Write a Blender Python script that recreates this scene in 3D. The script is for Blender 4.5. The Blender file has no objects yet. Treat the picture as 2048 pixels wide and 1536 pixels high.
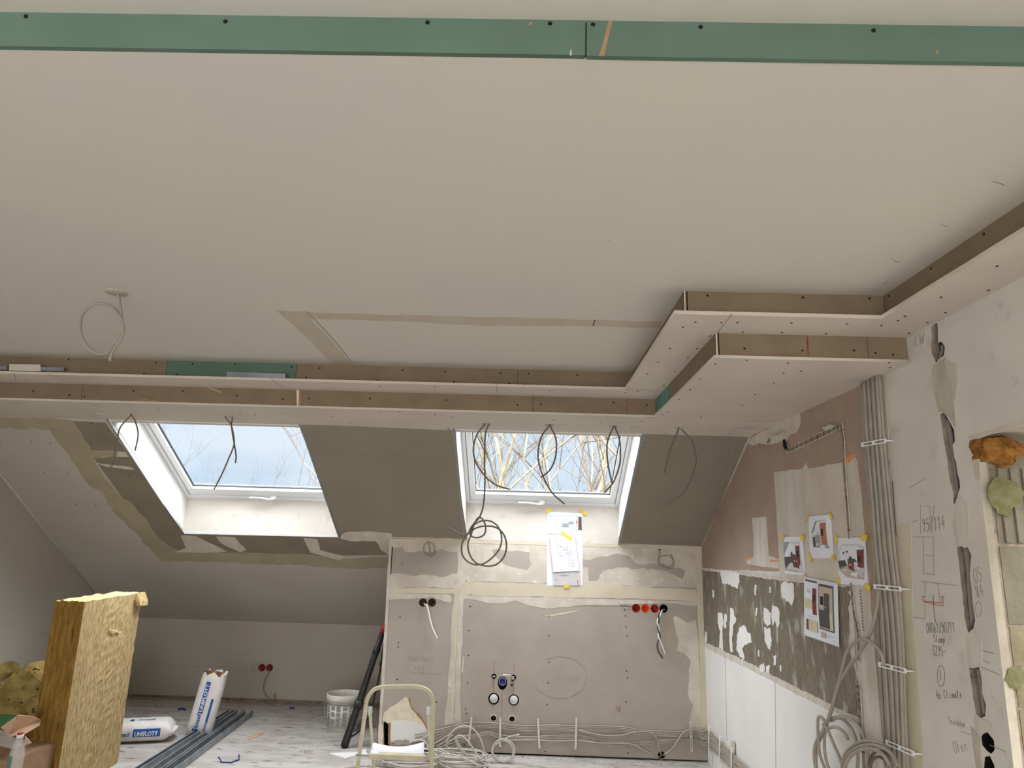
import bpy, bmesh, math, random
import numpy as np
from mathutils import Vector, Matrix
random.seed(7)
PI = math.pi
sc = bpy.context.scene
COL = sc.collection

# ------------------------------------------------------------------ camera
F_PX = 1404.186
PITCH, ROLL, YAW = (math.radians(a) for a in (12.914, 1.776, -1.303))
EYE = 1.65
cam_d = bpy.data.cameras.new('camera')
cam_d.sensor_fit = 'HORIZONTAL'
cam_d.sensor_width = 36.0
cam_d.lens = 36.0 * F_PX / 2048.0
cam_d.clip_start = 0.02
cam_d.clip_end = 300
cam = bpy.data.objects.new('camera', cam_d)
COL.objects.link(cam)
sc.camera = cam


def ray(px, py):
    """direction of the sight line through a photo pixel (used to measure where things stand)"""
    u2, v2 = (px - 1024) / F_PX, (py - 768) / F_PX
    c, s = math.cos(ROLL), math.sin(ROLL)
    u, v = c * u2 + s * v2, -s * u2 + c * v2
    yc = math.cos(PITCH) + v * math.sin(PITCH)
    z = math.sin(PITCH) - v * math.cos(PITCH)
    return Vector((u * math.cos(YAW) + yc * math.sin(YAW), -u * math.sin(YAW) + yc * math.cos(YAW), z))


_f = ray(1024, 768).normalized()
_r = (ray(2048, 768) - ray(0, 768)).normalized()
_u = _r.cross(_f).normalized()
cam.matrix_world = Matrix((( _r.x, _u.x, -_f.x, 0), (_r.y, _u.y, -_f.y, 0), (_r.z, _u.z, -_f.z, EYE), (0, 0, 0, 1)))

# ------------------------------------------------------------------ sky, daylight, exposure
sc.view_settings.view_transform = 'Standard'
sc.view_settings.look = 'None'
sc.view_settings.gamma = 1.0
sc.view_settings.exposure = 0.0
sc.view_settings.use_curve_mapping = False
sc.cycles.use_denoising = True
sc.cycles.max_bounces = 10
sc.cycles.diffuse_bounces = 6
sc.cycles.sample_clamp_indirect = 6.0

world = bpy.data.worlds.new('overcast_sky')
sc.world = world
world.use_nodes = True
wn, wl = world.node_tree.nodes, world.node_tree.links
wn.clear()
w_out = wn.new('ShaderNodeOutputWorld')
w_bg = wn.new('ShaderNodeBackground')
w_tc = wn.new('ShaderNodeTexCoord')
w_map = wn.new('ShaderNodeMapping')
w_map.inputs['Scale'].default_value = (1.6, 1.6, 5.0)
w_map.inputs['Location'].default_value = (0.35, 0.0, 0.25)
w_nz = wn.new('ShaderNodeTexNoise')
w_nz.inputs['Scale'].default_value = 2.2
w_nz.inputs['Detail'].default_value = 6
w_rp = wn.new('ShaderNodeValToRGB')
w_rp.color_ramp.elements[0].position = 0.38
w_rp.color_ramp.elements[0].color = (0.60, 0.77, 0.93, 1)
w_rp.color_ramp.elements[1].position = 0.62
w_rp.color_ramp.elements[1].color = (0.84, 0.93, 1.0, 1)
wl.new(w_tc.outputs['Generated'], w_map.inputs['Vector'])
wl.new(w_map.outputs[0], w_nz.inputs['Vector'])
wl.new(w_nz.outputs[0], w_rp.inputs[0])
w_mx = wn.new('ShaderNodeMix')      # cloud-white overhead, bluer low down
w_mx.data_type = 'RGBA'
w_mx.inputs['B'].default_value = (0.92, 0.93, 0.93, 1)
wl.new(w_rp.outputs[0], w_mx.inputs['A'])
wl.new(w_mx.outputs['Result'], w_bg.inputs['Color'])
# an overcast sky: several times brighter overhead than near the horizon
w_sep = wn.new('ShaderNodeSeparateXYZ')
wl.new(w_tc.outputs['Generated'], w_sep.inputs[0])
w_mr = wn.new('ShaderNodeMapRange')
w_mr.interpolation_type = 'SMOOTHSTEP'
w_mr.inputs['From Min'].default_value = 0.16
w_mr.inputs['From Max'].default_value = 0.75
w_mr.inputs['To Min'].default_value = 1.0
w_mr.inputs['To Max'].default_value = 16.0
wl.new(w_sep.outputs['Z'], w_mr.inputs['Value'])
wl.new(w_mr.outputs[0], w_bg.inputs['Strength'])
w_mf = wn.new('ShaderNodeMapRange')
w_mf.inputs['From Min'].default_value = 0.16
w_mf.inputs['From Max'].default_value = 0.5
wl.new(w_sep.outputs['Z'], w_mf.inputs['Value'])
wl.new(w_mf.outputs[0], w_mx.inputs['Factor'])
wl.new(w_bg.outputs[0], w_out.inputs['Surface'])


def area(name, loc, target, sx, sy, power, color, portal=False):
    d = bpy.data.lights.new(name, 'AREA')
    d.shape = 'RECTANGLE'
    d.size, d.size_y = sx, sy
    d.energy = power
    d.color = color
    if portal:
        d.cycles.is_portal = True
    o = bpy.data.objects.new(name, d)
    COL.objects.link(o)
    o.location = loc
    o.rotation_euler = (Vector(target) - Vector(loc)).to_track_quat('-Z', 'Y').to_euler()
    return o


# daylight coming in through the tall glazing in the wall behind the photographer
area('daylight_rear_glazing', (-1.3, -3.05, 1.15), (-1.3, 0, 0.6), 4.6, 2.1, 165, (1.0, 0.985, 0.93))
# portals that sample the sky through the two roof windows
SL = math.radians(29.941)
area('sky_portal_1', (-2.29, 5.75, 2.32), (-2.29, 5.75 - math.sin(SL), 2.32 - math.cos(SL)), 1.2, 1.3, 1, (1, 1, 1), True)
area('sky_portal_2', (0.16, 5.75, 2.32), (0.16, 5.75 - math.sin(SL), 2.32 - math.cos(SL)), 1.2, 1.3, 1, (1, 1, 1), True)


# ------------------------------------------------------------------ materials
def lin(c):
    return tuple((x / 255 / 12.92 if x / 255 <= 0.04045 else ((x / 255 + 0.055) / 1.055) ** 2.4) for x in c)


MATS = {}


def mat(name, rgb, rough=0.85, rgb2=None, scale=6.0, stretch=(1, 1, 1), lo=0.4, hi=0.6, bump=0.0, bscale=60.0,
        metal=0.0, detail=5.0, spec=0.3, rgb3=None, scale3=30.0, t3=(0.62, 0.7)):
    m = bpy.data.materials.new(name)
    m.use_nodes = True
    n, l = m.node_tree.nodes, m.node_tree.links
    b = n['Principled BSDF']
    b.inputs['Roughness'].default_value = rough
    b.inputs['Metallic'].default_value = metal
    b.inputs['Specular IOR Level'].default_value = spec
    c1 = (*lin(rgb), 1)
    b.inputs['Base Color'].default_value = c1
    tc = n.new('ShaderNodeTexCoord')
    mp = n.new('ShaderNodeMapping')
    mp.inputs['Scale'].default_value = stretch
    l.new(tc.outputs['Object'], mp.inputs['Vector'])
    if rgb2 is not None:
        nz = n.new('ShaderNodeTexNoise')
        nz.inputs['Scale'].default_value = scale
        nz.inputs['Detail'].default_value = detail
        rp = n.new('ShaderNodeValToRGB')
        rp.color_ramp.elements[0].position = lo
        rp.color_ramp.elements[1].position = hi
        rp.color_ramp.elements[0].color = c1
        rp.color_ramp.elements[1].color = (*lin(rgb2), 1)
        l.new(mp.outputs[0], nz.inputs['Vector'])
        l.new(nz.outputs[0], rp.inputs[0])
        last = rp.outputs[0]
        if rgb3 is not None:
            nz3 = n.new('ShaderNodeTexNoise')
            nz3.inputs['Scale'].default_value = scale3
            nz3.inputs['Detail'].default_value = 3
            r3 = n.new('ShaderNodeValToRGB')
            r3.color_ramp.elements[0].position, r3.color_ramp.elements[1].position = t3
            mx = n.new('ShaderNodeMix')
            mx.data_type = 'RGBA'
            mx.inputs['B'].default_value = (*lin(rgb3), 1)
            l.new(mp.outputs[0], nz3.inputs['Vector'])
            l.new(nz3.outputs[0], r3.inputs[0])
            l.new(r3.outputs[0], mx.inputs['Factor'])
            l.new(last, mx.inputs['A'])
            last = mx.outputs['Result']
        l.new(last, b.inputs['Base Color'])
    if bump:
        nb = n.new('ShaderNodeTexNoise')
        nb.inputs['Scale'].default_value = bscale
        nb.inputs['Detail'].default_value = 4
        bp = n.new('ShaderNodeBump')
        bp.inputs['Strength'].default_value = bump
        bp.inputs['Distance'].default_value = 0.01
        l.new(mp.outputs[0], nb.inputs['Vector'])
        l.new(nb.outputs[0], bp.inputs['Height'])
        l.new(bp.outputs[0], b.inputs['Normal'])
    MATS[name] = m
    return m


mat('ceiling_paint', (206, 201, 187), 0.9, (203, 199, 189), 0.8)
mat('wall_paint', (186, 180, 170), 0.9, (181, 174, 165), 1.2)
mat('white_paint', (226, 225, 223), 0.75, (220, 219, 217), 3.0)
mat('plaster_white', (209, 204, 196), 0.92, (202, 196, 188), 4.0, rgb3=(195, 189, 181), scale3=9, bump=0.15, bscale=25)
mat('plaster_grey', (170, 162, 146), 0.95, (184, 176, 160), 9.0, bump=0.4, bscale=30)
mat('board_tan', (132, 116, 95), 0.85, (126, 110, 90), 8.0)
mat('board_grey', (168, 159, 148), 0.88, (163, 154, 143), 5.0, rgb3=(159, 150, 139), scale3=60)
mat('board_light', (205, 196, 182), 0.88, (199, 190, 177), 2.5)
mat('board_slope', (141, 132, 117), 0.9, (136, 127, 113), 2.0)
mat('board_green', (90, 112, 98), 0.8, (95, 117, 104), 5.0)
mat('board_teal', (88, 128, 122), 0.8, (104, 142, 136), 12.0)
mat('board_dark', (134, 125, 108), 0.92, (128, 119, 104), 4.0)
mat('board_edge', (222, 212, 192), 0.9, (212, 202, 182), 20.0)
mat('filler_cream', (203, 194, 173), 0.92, (196, 187, 166), 5.0, bump=0.12, bscale=14)
mat('filler_olive', (166, 156, 132), 0.92, (158, 148, 126), 6.0, bump=0.2, bscale=14)
mat('filler_pale', (204, 196, 183), 0.92, (190, 181, 168), 7.0, rgb3=(212, 206, 196), scale3=16, bump=0.12, bscale=14)
mat('filler_smear', (192, 182, 168), 0.92, (205, 197, 183), 5.0, stretch=(3, 1, 1), lo=0.35, hi=0.65)
mat('paper_brown', (150, 120, 92), 0.9, (160, 130, 102), 20)
mat('pink_paint', (163, 143, 127), 0.9, (157, 137, 122), 5.0, rgb3=(151, 133, 118), scale3=40)
mat('orange_mark', (216, 140, 92), 0.9, (196, 150, 120), 60)
mat('grey_patch', (204, 198, 188), 0.92, (190, 182, 170), 4.0, stretch=(1, 3, 0.6), bump=0.1)
mat('void_black', (14, 12, 11), 1.0)
mat('dark_gap', (60, 50, 42), 1.0)
mat('screw_black', (22, 20, 20), 0.6)
mat('screw_soft', (48, 42, 38), 0.7)
mat('cable_grey', (160, 152, 140), 0.5, (152, 144, 132), 12)
mat('cable_dark', (112, 103, 92), 0.5)
mat('cable_light', (192, 186, 178), 0.45, (182, 176, 168), 12)
mat('cable_wall', (168, 160, 147), 0.5, (160, 152, 140), 12)
mat('clip_cream', (206, 201, 188), 0.5)
mat('ceiling_board', (186, 174, 156), 0.92, (192, 182, 165), 5.0, stretch=(3, 1, 1), lo=0.35, hi=0.65)
mat('cable_white', (226, 226, 226), 0.45)
mat('cable_black', (70, 70, 68), 0.5)
mat('pvc_white', (232, 234, 236), 0.35, spec=0.5)
mat('bead_white', (226, 230, 234), 0.5)
mat('metal_bead', (146, 150, 148), 0.4, metal=0.6)
mat('gasket', (40, 42, 44), 0.6)
mat('paper', (226, 228, 236), 0.8, (220, 222, 231), 6)
mat('paper_dim', (196, 194, 194), 0.8, (188, 185, 184), 9)
mat('tape_yellow', (226, 196, 84), 0.7, (214, 178, 58), 40)
mat('ink_grey', (120, 124, 136), 0.8)
mat('pencil', (146, 138, 130), 0.9)
mat('pencil_dark', (108, 102, 97), 0.9)
mat('red_pen', (168, 78, 70), 0.9)
mat('brass_hole', (92, 78, 40), 0.6, (60, 50, 26), 30)
mat('red_box', (176, 44, 30), 0.45, (150, 34, 26), 40)
mat('red_box_dark', (128, 30, 26), 0.5, (110, 24, 22), 40)
mat('orange_box', (226, 84, 40), 0.45)
mat('blue_cap', (34, 52, 112), 0.4)
mat('chrome', (200, 200, 202), 0.25, metal=0.9)
mat('cap_white', (216, 214, 214), 0.4, (200, 198, 198), 30)
mat('brass_dark', (70, 54, 42), 0.5, metal=0.4)
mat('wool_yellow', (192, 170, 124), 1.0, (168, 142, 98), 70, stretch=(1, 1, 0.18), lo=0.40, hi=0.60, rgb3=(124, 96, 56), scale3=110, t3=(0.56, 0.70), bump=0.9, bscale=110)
mat('wool_shaded', (152, 118, 58), 1.0, (130, 98, 42), 40, stretch=(1, 1, 0.16), rgb3=(84, 62, 26), scale3=60, t3=(0.58, 0.74), bump=1.0, bscale=80)  # darker copy of the yellow wool, shade put into the colour
mat('wool_lit_top', (226, 214, 160), 1.0, (206, 190, 130), 30, bump=1.0, bscale=80)  # paler copy for slab tops, falling light put into the colour
mat('wool_heap', (170, 148, 88), 1.0, (140, 118, 66), 12, rgb3=(74, 58, 28), scale3=20, bump=1.0, bscale=50)
mat('wool_orange', (150, 104, 48), 1.0, (118, 78, 30), 30, rgb3=(70, 44, 18), scale3=60, bump=1.0, bscale=90)
mat('floor_dust', (184, 181, 178), 0.95, (168, 162, 157), 3.2, stretch=(1, 2.6, 1), rgb3=(116, 102, 92), scale3=7, t3=(0.59, 0.72), bump=0.3, bscale=30)
mat('bag_white', (222, 218, 216), 0.6, (214, 208, 206), 9, bump=0.3, bscale=14)
mat('bag_inside', (164, 118, 92), 0.9, (140, 98, 74), 30)
mat('bag_blue', (34, 84, 158), 0.6)
mat('bucket_white', (216, 212, 206), 0.45, (206, 202, 196), 12)
mat('bucket_label', (206, 204, 200), 0.7)
mat('label_ink', (112, 108, 106), 0.8)
mat('black_tube', (26, 26, 28), 0.5, (44, 42, 40), 30, spec=0.4)
mat('red_cap', (150, 36, 38), 0.5)
mat('zinc', (150, 156, 162), 0.42, (128, 134, 140), 8, metal=0.3, spec=0.6)
mat('ladder_cream', (204, 196, 168), 0.45, (192, 184, 156), 14)
mat('ladder_seat', (226, 228, 234), 0.5)
mat('ladder_metal', (182, 184, 180), 0.3, metal=0.7)
mat('block_tan', (132, 122, 99), 0.95, (120, 109, 87), 10, rgb3=(100, 80, 62), scale3=14, bump=0.3, bscale=60)
mat('block_grey', (120, 114, 98), 0.95, (111, 105, 90), 8, bump=0.3, bscale=60)
mat('downlight_shade', (80, 72, 64), 0.9)  # hole lining darkened, shade of the recess is in its colour
mat('green_foam', (98, 99, 64), 1.0, (116, 113, 82), 40, lo=0.35, hi=0.65, bump=0.4, bscale=60)
mat('concrete', (150, 138, 122), 0.95, (130, 116, 102), 14, rgb3=(86, 74, 64), scale3=30, bump=0.8, bscale=40)
mat('conduit', (132, 126, 120), 0.5)
mat('wood_pale', (196, 168, 136), 0.8, (180, 150, 118), 20)
mat('cardboard', (206, 176, 150), 0.85, (196, 164, 138), 8)
mat('green_print', (52, 92, 48), 0.7)
mat('glass_fibre', (202, 204, 206), 0.3)
mat('blue_plastic', (40, 58, 130), 0.5)
mat('bark', (170, 155, 126), 0.9, (140, 126, 102), 6)
mat('twig', (104, 90, 76), 0.9)
mat('bark_pale', (96, 92, 86), 0.9)
mat('ground_far', (120, 124, 104), 1.0, (96, 104, 84), 0.4)
mat('debris_mix', (196, 186, 176), 0.95, (120, 104, 92), 60)
mat('img_wall', (196, 200, 204), 0.8)
mat('img_grey', (150, 154, 158), 0.8)
mat('img_dark', (84, 82, 84), 0.8)
mat('img_black', (44, 42, 44), 0.8)
mat('img_red', (120, 66, 60), 0.8)
mat('img_wood', (176, 112, 84), 0.8)
mat('img_beige', (206, 196, 164), 0.8)
mat('img_taupe', (186, 170, 156), 0.8)
mat('img_blue', (196, 214, 228), 0.8)
mat('img_mint', (200, 216, 214), 0.8)
mat('img_peach', (232, 188, 168), 0.8)

# ribbed tile adhesive: combed ridges with pale smears
m = mat('tile_adhesive', (158, 149, 130), 0.95, (146, 137, 118), 6, rgb3=(206, 200, 190), scale3=5, t3=(0.58, 0.68), stretch=(1, 3, 1.2))
n_, l_ = m.node_tree.nodes, m.node_tree.links
wv = n_.new('ShaderNodeTexWave')
wv.bands_direction = 'Y'
wv.inputs['Scale'].default_value = 20
wv.inputs['Distortion'].default_value = 1.2
wv.inputs['Detail'].default_value = 1
tc_ = n_.new('ShaderNodeTexCoord')
bp_ = n_.new('ShaderNodeBump')
bp_.inputs['Strength'].default_value = 0.9
bp_.inputs['Distance'].default_value = 0.02
l_.new(tc_.outputs['Object'], wv.inputs['Vector'])
l_.new(wv.outputs['Fac'], bp_.inputs['Height'])
l_.new(bp_.outputs[0], n_['Principled BSDF'].inputs['Normal'])

# thin window glass: mostly clear, mirror-like towards grazing
m = bpy.data.materials.new('window_glass')
m.use_nodes = True
n_, l_ = m.node_tree.nodes, m.node_tree.links
n_.clear()
o_ = n_.new('ShaderNodeOutputMaterial')
mx_ = n_.new('ShaderNodeMixShader')
tr_ = n_.new('ShaderNodeBsdfTransparent')
tr_.inputs['Color'].default_value = (0.97, 0.98, 1.0, 1)
gl_ = n_.new('ShaderNodeBsdfGlossy')
gl_.inputs['Roughness'].default_value = 0.02
lw_ = n_.new('ShaderNodeLayerWeight')
lw_.inputs['Blend'].default_value = 0.5
fr_ = n_.new('ShaderNodeMath')
fr_.operation = 'POWER'
fr_.inputs[1].default_value = 5.0
l_.new(lw_.outputs['Facing'], fr_.inputs[0])
l_.new(fr_.outputs[0], mx_.inputs[0])
l_.new(tr_.outputs[0], mx_.inputs[1])
l_.new(gl_.outputs[0], mx_.inputs[2])
l_.new(mx_.outputs[0], o_.inputs['Surface'])
MATS['window_glass'] = m
m = bpy.data.materials.new('clear_plastic')
m.use_nodes = True
b_ = m.node_tree.nodes['Principled BSDF']
b_.inputs['Base Color'].default_value = (0.86, 0.86, 0.84, 1)
b_.inputs['Roughness'].default_value = 0.15
b_.inputs['Alpha'].default_value = 0.16
MATS['clear_plastic'] = m


# ------------------------------------------------------------------ helpers
def tag(o, label=None, cat=None, group=None, kind=None):
    if label: o['label'] = label
    if cat: o['category'] = cat
    if group: o['group'] = group
    if kind: o['kind'] = kind
    return o


def empty(name, loc, label=None, cat=None, group=None, kind=None):
    o = bpy.data.objects.new(name, None)
    o.empty_display_size = 0.05
    COL.objects.link(o)
    o.location = loc
    return tag(o, label, cat, group, kind)


def link(name, me, material, parent=None, smooth=False):
    ms = material if isinstance(material, (list, tuple)) else [material]
    for mm in ms:
        me.materials.append(MATS[mm])
    if smooth:
        me.polygons.foreach_set('use_smooth', [True] * len(me.polygons))
    o = bpy.data.objects.new(name, me)
    COL.objects.link(o)
    if parent:
        o.parent = parent
        # meshes are written in world metres: undo the parent's placement
        o.matrix_parent_inverse = Matrix.LocRotScale(parent_world(parent)[0], parent.rotation_euler.to_quaternion(), None).inverted()
    return o


def parent_world(p):
    return (p.location.copy(),)


def bm_mesh(bm):
    me = bpy.data.meshes.new('m')
    bmesh.ops.recalc_face_normals(bm, faces=bm.faces)
    bm.to_mesh(me)
    bm.free()
    return me


def box(name, lo, hi, material, parent=None, bevel=0.0):
    bm = bmesh.new()
    bmesh.ops.create_cube(bm, size=1)
    for v in bm.verts:
        v.co = Vector([(lo[i] + hi[i]) / 2 + v.co[i] * (hi[i] - lo[i]) for i in range(3)])
    if bevel:
        bmesh.ops.bevel(bm, geom=bm.edges[:], offset=bevel, segments=2, affect='EDGES')
    return link(name, bm_mesh(bm), material, parent)


def hexa(name, pts, material, parent=None, bevel=0.0):
    """8 corner box: 4 bottom then 4 top"""
    bm = bmesh.new()
    v = [bm.verts.new(p) for p in pts]
    for f in ((0, 1, 2, 3), (4, 5, 6, 7), (0, 1, 5, 4), (1, 2, 6, 5), (2, 3, 7, 6), (3, 0, 4, 7)):
        bm.faces.new([v[i] for i in f])
    if bevel:
        bmesh.ops.bevel(bm, geom=bm.edges[:], offset=bevel, segments=2, affect='EDGES')
    return link(name, bm_mesh(bm), material, parent)


def smooth_path(pts, k=6):
    pts = [Vector(p) for p in pts]
    if len(pts) < 3 or k < 2:
        return pts
    P = [pts[0] * 2 - pts[1]] + pts + [pts[-1] * 2 - pts[-2]]
    out = []
    for i in range(1, len(P) - 2):
        p0, p1, p2, p3 = P[i - 1], P[i], P[i + 1], P[i + 2]
        for j in range(k):
            t = j / k
            out.append(0.5 * ((2 * p1) + (p2 - p0) * t + (2 * p0 - 5 * p1 + 4 * p2 - p3) * t * t + (3 * p1 - p0 - 3 * p2 + p3) * t ** 3))
    out.append(pts[-1])
    return out


def tube_bm(bm, pts, r, sides=8, r2=None, closed=False):
    n = len(pts)
    rings = []
    nrm = None
    for i, p in enumerate(pts):
        if closed:
            t = pts[(i + 1) % n] - pts[i - 1]
        else:
            t = pts[min(i + 1, n - 1)] - pts[max(i - 1, 0)]
        if t.length < 1e-9: t = Vector((0, 0, 1))
        t.normalize()
        if nrm is None:
            nrm = t.orthogonal().normalized()
        else:
            nrm = nrm - t * nrm.dot(t)
            nrm = nrm.normalized() if nrm.length > 1e-6 else t.orthogonal().normalized()
        b = t.cross(nrm)
        rr = r if r2 is None else r + (r2 - r) * i / max(1, n - 1)
        rings.append([bm.verts.new(p + (nrm * math.cos(2 * PI * k / sides) + b * math.sin(2 * PI * k / sides)) * rr) for k in range(sides)])
    for i in range(n if closed else n - 1):
        a, c = rings[i], rings[(i + 1) % n]
        for k in range(sides):
            bm.faces.new((a[k], a[(k + 1) % sides], c[(k + 1) % sides], c[k]))
    if not closed:
        bm.faces.new(rings[0][::-1])
        bm.faces.new(rings[-1])


def tube(name, pts, r, material, parent=None, k=6, sides=8, r2=None):
    bm = bmesh.new()
    tube_bm(bm, smooth_path(pts, k), r, sides, r2)
    return link(name, bm_mesh(bm), material, parent, True)


def lathe(name, prof, centre, axis, material, parent=None, seg=32, smooth=True):
    """prof: list of (radius, height along axis)"""
    ax = Vector(axis).normalized()
    a = ax.orthogonal().normalized()
    b = ax.cross(a)
    c = Vector(centre)
    bm = bmesh.new()
    rings = []
    for r, h in prof:
        if r < 1e-6:
            rings.append([bm.verts.new(c + ax * h)])
        else:
            rings.append([bm.verts.new(c + ax * h + (a * math.cos(2 * PI * i / seg) + b * math.sin(2 * PI * i / seg)) * r) for i in range(seg)])
    for A, B in zip(rings, rings[1:]):
        for i in range(seg):
            if len(A) == 1 and len(B) == 1: continue
            if len(A) == 1: bm.faces.new((A[0], B[i], B[(i + 1) % seg]))
            elif len(B) == 1: bm.faces.new((A[i], A[(i + 1) % seg], B[0]))
            else: bm.faces.new((A[i], A[(i + 1) % seg], B[(i + 1) % seg], B[i]))
    o = link(name, bm_mesh(bm), material, parent, smooth)
    return o


class Plane:
    """a real surface of the room: origin, in-plane axes, normal towards the room"""
    def __init__(s, o, u, v):
        s.o, s.u = Vector(o), Vector(u).normalized()
        s.n = s.u.cross(Vector(v)).normalized()
        s.v = s.n.cross(s.u)
    def hit(s, px, py):
        r = ray(px, py)
        e = Vector((0, 0, EYE))
        return e + r * ((s.o - e).dot(s.n) / r.dot(s.n))
    def uv(s, px, py):
        d = s.hit(px, py) - s.o
        return (d.dot(s.u), d.dot(s.v))
    def at(s, u, v, w=0.0):
        return s.o + s.u * u + s.v * v + s.n * w
    def px(s, px, py, w=0.0):
        if abs(w) < 1e-9: return s.at(*s.uv(px, py))
        return Plane(s.o + s.n * w, s.u, s.v).hit(px, py)


T30 = math.tan(SL)
SLOPE_Z = lambda y: 0.778 + (7.767 - y) * T30
XR = lambda y: 1.565 + math.tan(math.radians(-0.99)) * (y - 4)
XL = lambda y: -4.153 - 0.0822 * (y - 5.508)
KIT_Y, KNEE_Y = 6.193, 7.767
Z_HIGH, Z_CEIL, Z_MID, Z_SOF = 2.757, 2.671, 2.548, 2.440

KIT = Plane((0, KIT_Y, 0), (1, 0, 0), (0, 0, 1))          # normal -> -Y
KNEE = Plane((0, KNEE_Y, 0), (1, 0, 0), (0, 0, 1))
SLOPE = Plane((0, 7.767, 0.778), (1, 0, 0), (0, -1, T30))
RWALL = Plane((XR(0), 0, 0), (0, -1, 0), (0, 0, 1))
RWALL = Plane((XR(0), 0, 0), Vector((XR(0) - XR(1), -1, 0)), (0, 0, 1))   # normal -> -X
FLOOR = Plane((0, 0, 0), (1, 0, 0), (0, 1, 0))
CEIL = Plane((0, 0, Z_CEIL), (1, 0, 0), (0, -1, 0))       # normal -> -Z
MID = Plane((0, 0, Z_MID), (1, 0, 0), (0, -1, 0))
SOF = Plane((0, 0, Z_SOF), (1, 0, 0), (0, -1, 0))


def flat(name, pl, outer, holes=(), thick=0.0125, off=0.0, material='board_tan', parent=None):
    """a board in plane pl: front face at height off above the plane, body behind it; outer / holes in plane u,v"""
    cu = bpy.data.curves.new('c', 'CURVE')
    cu.dimensions = '2D'
    cu.fill_mode = 'BOTH'
    cu.extrude = thick / 2
    for poly in (outer, *holes):
        sp = cu.splines.new('POLY')
        sp.points.add(len(poly) - 1)
        for p, q in zip(sp.points, poly):
            p.co = (q[0], q[1], 0, 1)
        sp.use_cyclic_u = True
    ob = bpy.data.objects.new('c', cu)
    COL.objects.link(ob)
    dg = bpy.context.evaluated_depsgraph_get()
    me = bpy.data.meshes.new_from_object(ob.evaluated_get(dg))
    bpy.data.objects.remove(ob)
    bpy.data.curves.remove(cu)
    me.materials.clear()
    co = np.empty(len(me.vertices) * 3)
    me.vertices.foreach_get('co', co)
    co = co.reshape(-1, 3)
    U, V, N, O = (np.array(x) for x in (pl.u, pl.v, pl.n, pl.o))
    w = co[:, 2:3] - thick / 2 + off
    out = O + co[:, :1] * U + co[:, 1:2] * V + w * N
    me.vertices.foreach_set('co', out.ravel())
    me.update()
    return link(name, me, material, parent)


def jag(uv, amp=0.006, step=0.03, seed=0):
    """break a polygon's edges into an irregular outline"""
    rnd = random.Random(seed * 977 + len(uv))
    out = []
    n = len(uv)
    for i in range(n):
        a, b = uv[i], uv[(i + 1) % n]
        L = math.hypot(b[0] - a[0], b[1] - a[1])
        k = max(1, int(L / step))
        for j in range(k):
            t = j / k
            s = amp if j else amp * 0.4
            out.append((a[0] + (b[0] - a[0]) * t + rnd.uniform(-s, s), a[1] + (b[1] - a[1]) * t + rnd.uniform(-s, s)))
    return out


_pid = [0]
def patch(pl, pix, material, parent, off=0.001, amp=0.006, step=0.03, name='filler_patch', holes=(), thick=0.002):
    _pid[0] += 1
    uv = [pl.uv(*p) for p in pix]
    if amp: uv = jag(uv, amp, step, _pid[0])
    return flat(name, pl, uv, holes, thick, off, material, parent)


def stroke(pl, pix, width, material, parent, name='pencil_line', off=0.0012, k=1):
    pts = [pl.px(*p, off * 0.5) for p in pix]
    bm = bmesh.new()
    P = smooth_path(pts, k)
    for a, b in zip(P, P[1:]):
        d = (b - a)
        if d.length < 1e-6: continue
        s = d.normalized().cross(pl.n) * width / 2
        d2 = d.normalized() * width * 0.3
        q = [a - d2 + s, a - d2 - s, b + d2 - s, b + d2 + s]
        lo = [bm.verts.new(x) for x in q]
        hi = [bm.verts.new(x + pl.n * off * 0.5) for x in q]
        bm.faces.new(lo); bm.faces.new(hi)
        for i in range(4):
            bm.faces.new((lo[i], lo[(i + 1) % 4], hi[(i + 1) % 4], hi[i]))
    return link(name, bm_mesh(bm), material, parent)


_screw_me = {}
def screws(pl, pix, parent, r=0.005, material='screw_black', off=0.0):
    key = (material, r, tuple(round(c, 3) for c in pl.n))
    for p in pix:
        c = pl.px(*p, off)
        if key not in _screw_me:
            bm = bmesh.new()
            bmesh.ops.create_cone(bm, cap_ends=True, segments=10, radius1=r, radius2=r * 0.8, depth=0.002)
            rot = pl.n.to_track_quat('Z', 'Y').to_matrix()
            for v in bm.verts: v.co = rot @ v.co
            me = bm_mesh(bm)
            me.materials.append(MATS[material])
            _screw_me[key] = me
        o = bpy.data.objects.new('screw', _screw_me[key])
        COL.objects.link(o)
        o.parent = parent
        o.location = c + pl.n * 0.001


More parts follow.
